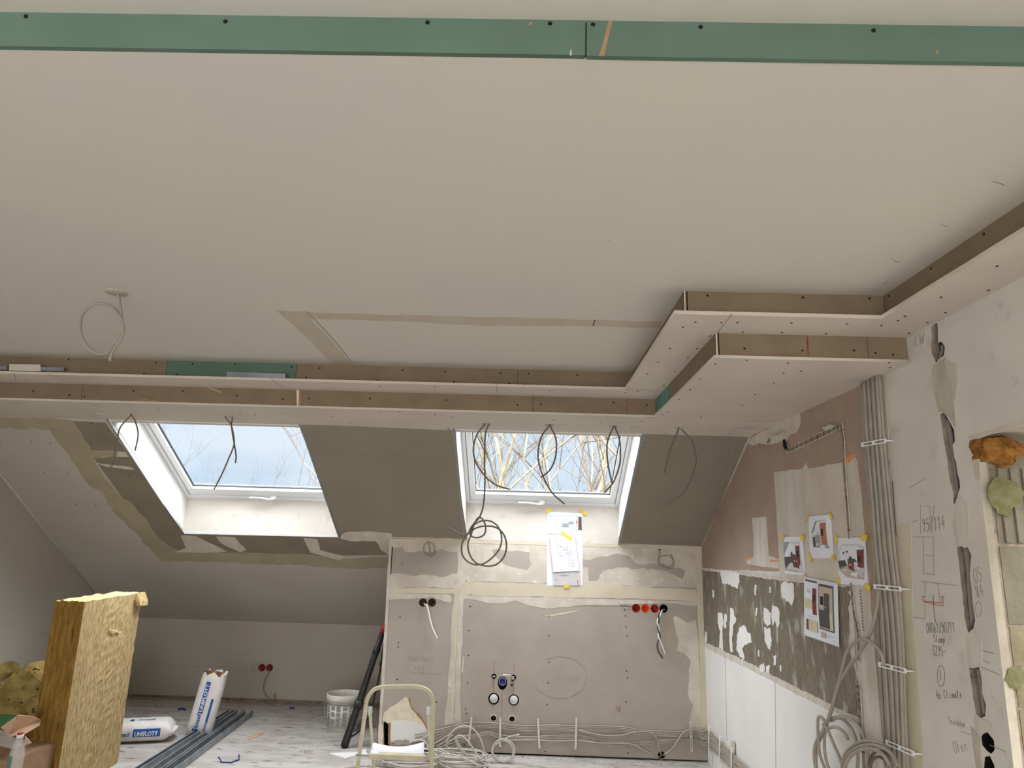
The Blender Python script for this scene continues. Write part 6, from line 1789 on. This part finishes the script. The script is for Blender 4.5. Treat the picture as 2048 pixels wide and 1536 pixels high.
slab = wool_slab('insulation_slab', [(-3.06, 4.76), (-2.85, 4.74), (-2.945, 5.62), (-3.155, 5.64)], 0.0, 1.205, (1, 0, 0, 1), 3, label='tall yellow mineral wool slab standing upright at the left')
lump_ = lump('torn_tuft', [(214, 1264), (220, 1259), (238, 1264), (240, 1266), (232, 1268), (231, 1273), (222, 1274), (217, 1271)], 4.92, .03, 'wool_yellow', 6, slab, amp=.003)
lump_ = lump('torn_corner', [(262, 1188), (278, 1186), (281, 1196), (283, 1212), (276, 1214), (268, 1204)], 5.52, .10, 'wool_yellow', 7, slab, amp=.004)
wool_slab('insulation_slab', [(-4.02, 5.60), (-3.42, 5.82), (-3.60, 6.24), (-4.16, 6.04)], 0.0, .36, (1, 1, 1, 1), 8, .012, 'lower wool slab in the heap behind the cardboard box', group='mineral wool heap in the left corner')
o = lump('insulation_slab', [(-30, 1392), (-10, 1372), (20, 1350), (54, 1328), (70, 1338), (98, 1362), (100, 1380), (92, 1420), (80, 1440), (60, 1446), (-30, 1446)], 5.62, .22, 'wool_heap', 14, amp=.008)
tag(o, 'pointed wool slab leaning on top of the heap in the left corner', 'insulation', 'mineral wool heap in the left corner')
o = lump('insulation_slab', [(-30, 1330), (2, 1329), (10, 1333), (18, 1346), (6, 1356), (-30, 1368)], 5.95, .16, 'wool_heap', 15, amp=.006)
tag(o, 'dark wool scrap cut off by the left picture edge', 'insulation', 'mineral wool heap in the left corner')

# ------------------------------------------------------------------ cardboard box, film and bottle in the lower left corner
root = empty('cardboard_box', (-3.2, 4.6, 0), 'opened cardboard box with raised flaps at the lower left', 'box')
box('box_body', (-3.46, 4.35, 0), (-2.90, 4.82, .36), 'paper_brown', root, .004)
Y4 = lambda x, y, d=4.6: Y(x, y, d)
def sheet3(name, pts, t, material, parent):
    P3 = [Vector(p) for p in pts]
    nn = (P3[1] - P3[0]).cross(P3[2] - P3[0]).normalized() * t
    bm = bmesh.new()
    A = [bm.verts.new(p) for p in P3]
    B = [bm.verts.new(p + nn) for p in P3]
    bm.faces.new(A[::-1]); bm.faces.new(B)
    for i in range(len(A)): bm.faces.new((A[i], A[(i + 1) % len(A)], B[(i + 1) % len(A)], B[i]))
    return link(name, bm_mesh(bm), material, parent)


sheet3('flap', [Y4(2, 1456, 4.35), Y4(36, 1431, 4.35), Y4(66, 1433, 4.55), Y4(82, 1440, 4.7), Y4(50, 1458, 4.6), Y4(18, 1470, 4.4)], .004, 'cardboard', root)
sheet3('flap', [Y4(82, 1440, 4.7), Y4(80, 1449, 4.6), Y4(52, 1466, 4.4), Y4(18, 1472, 4.38), Y4(40, 1456, 4.5)], .004, 'cardboard', root)
sheet3('flap', [Y4(50, 1472, 4.36), Y4(63, 1486, 4.36), Y4(48, 1492, 4.36)], .003, 'cardboard', root)
sheet3('flap', [Y4(-40, 1426, 4.5), Y4(34, 1430, 4.5), Y4(33, 1440, 4.45), Y4(0, 1456, 4.4), Y4(-40, 1466, 4.4)], .003, 'green_print', root)
tag(sheet3('plastic_film', [Y4(-40, 1452, 4.3), Y4(8, 1462, 4.3), Y4(30, 1476, 4.3), Y4(48, 1490, 4.32), Y4(28, 1498, 4.3), Y4(0, 1492, 4.3), Y4(-40, 1490, 4.3)], .002, 'clear_plastic', None), 'crumpled clear plastic film draped over the open cardboard box', 'film')
bc = Y4(41, 1468, 4.22)
root = empty('plastic_bottle', (bc.x, 4.22, 0), 'clear plastic bottle with a red cap in the lower left corner', 'bottle')
zt = bc.z
lathe('body', [(0, zt - .30), (.036, zt - .30), (.038, zt - .29), (.038, zt - .12), (.036, zt - .09), (.028, zt - .05), (.017, zt - .022), (.015, zt - .012), (.0145, zt), (.012, zt), (.013, zt - .02), (.030, zt - .09), (.034, zt - .28), (0, zt - .285)], (bc.x, 4.22, 0), (0, 0, 1), 'clear_plastic', root, 28)
lathe('neck_ring', [(.014, zt - .020), (.0185, zt - .019), (.0185, zt - .002), (.014, zt)], (bc.x, 4.22, 0), (0, 0, 1), 'white_paint', root, 24)
lathe('cap', [(0, zt + .006), (.014, zt + .006), (.016, zt + .003), (.016, zt - .002), (0, zt - .002)], (bc.x, 4.22, 0), (0, 0, 1), 'red_cap', root, 24)
band('label', lambda u, v: Vector((bc.x + .0392 * math.cos(u), 4.22 + .0392 * math.sin(u), v)), -2.6, -1.5, zt - .24, zt - .105, 'board_teal', root)
ct = tag(box('packing_crate', (bc.x - .16, 4.06, 0), (bc.x + .07, 4.34, zt - .30), 'paper_brown', None, .003), 'low brown crate under the plastic bottle', 'crate')

# ------------------------------------------------------------------ small things and dirt on the floor
root = tag(tube('plastic_strip', [FLOOR.px(437, 1514, .03), FLOOR.px(443, 1524, .006), FLOOR.px(462, 1525, .006), FLOOR.px(478, 1519, .006), FLOOR.px(478, 1509, .035)], .005, 'blue_plastic', None, 1, 6), 'bent thin blue plastic strip on the floor right of the profiles', 'strip')
tag(tube('plastic_scrap', [FLOOR.px(356, 1419, .006), FLOOR.px(364, 1417, .010), FLOOR.px(371, 1420, .006)], .009, 'blue_plastic'), 'crumpled blue scrap on the floor behind the standing sack', 'scrap', 'blue scraps on the floor')
tag(tube('plastic_scrap', [FLOOR.px(579, 1416, .006), FLOOR.px(588, 1416, .008)], .009, 'blue_plastic'), 'small blue scrap on the floor near the knee wall cable', 'scrap', 'blue scraps on the floor')
root = empty('wooden_wedge', KNEE.px(548, 1398, .02), 'small pale wooden piece standing against the knee wall', 'wood piece')
for a, b in (((546, 1401), (549, 1386)), ((550, 1401), (551, 1385))):
    tube('prong', [KNEE.px(*a, .03), KNEE.px(*b, .01)], .006, 'wood_pale', root, 1, 4)
bm = bmesh.new()
rnd = random.Random(44)
def crumb(x, y, s):
    q = [bm.verts.new(Vector((x, y, 0)) + Vector((rnd.uniform(-s, s), rnd.uniform(-s, s), rnd.uniform(0, s * .7)))) for _ in range(5)]
    bmesh.ops.convex_hull(bm, input=q)
for _ in range(520):
    x, y = rnd.uniform(-3.6, 1.4), rnd.uniform(4.9, 7.7)
    if x > -1.1 and y > 6.15: continue
    if -2.85 < x < -2.3: continue
    crumb(x, y, rnd.choice((.004, .006, .009)))
for _ in range(120): crumb(rnd.uniform(-4, -1.2), 7.72 + rnd.uniform(-.06, .03), .012)
for _ in range(160): crumb(rnd.uniform(-1.1, 1.5), 6.16 + rnd.uniform(-.08, .01), .009)
tag(link('debris', bm_mesh(bm), 'debris_mix'), 'plaster crumbs and dirt scattered over the floor', 'debris', None, 'stuff')
for k_, (pix, m_, l_) in enumerate([([(655, 1509), (680, 1508), (715, 1506), (730, 1500), (735, 1512), (700, 1516), (690, 1520), (672, 1513)], 'white_paint', 'broken white plasterboard offcut lying left of the folding step'),
                                    ([(494, 1476), (512, 1468), (530, 1464), (528, 1468), (510, 1476), (496, 1480)], 'wood_pale', 'thin torn paper strip on the floor left of the bucket'),
                                    ([(533, 1446), (552, 1443), (566, 1445), (556, 1449), (540, 1448)], 'plaster_grey', 'grey flat scrap on the floor before the knee wall')]):
    o = flat('offcut', FLOOR, jag([FLOOR.uv(*p) for p in pix], .008, .04, 60 + k_), (), .010 if k_ == 0 else .003, .0105 if k_ == 0 else .0035, m_)
    tag(o, l_, 'offcut')
for pix in [[(257, 1390), (360, 1393), (560, 1402), (760, 1410), (760, 1418), (600, 1412), (500, 1410), (400, 1402), (260, 1400)], [(262, 1408), (330, 1412), (322, 1416), (270, 1414)], [(410, 1412), (500, 1420), (480, 1423), (420, 1418)],
            [(600, 1500), (628, 1502), (620, 1506), (598, 1504)], [(560, 1484), (590, 1487), (582, 1490), (556, 1488)], [(520, 1500), (545, 1499), (540, 1504)], [(490, 1500), (505, 1504), (492, 1506)]]:
    patch(FLOOR, pix, 'debris_mix', floor, .0012, .02, .05, 'dirt_patch')
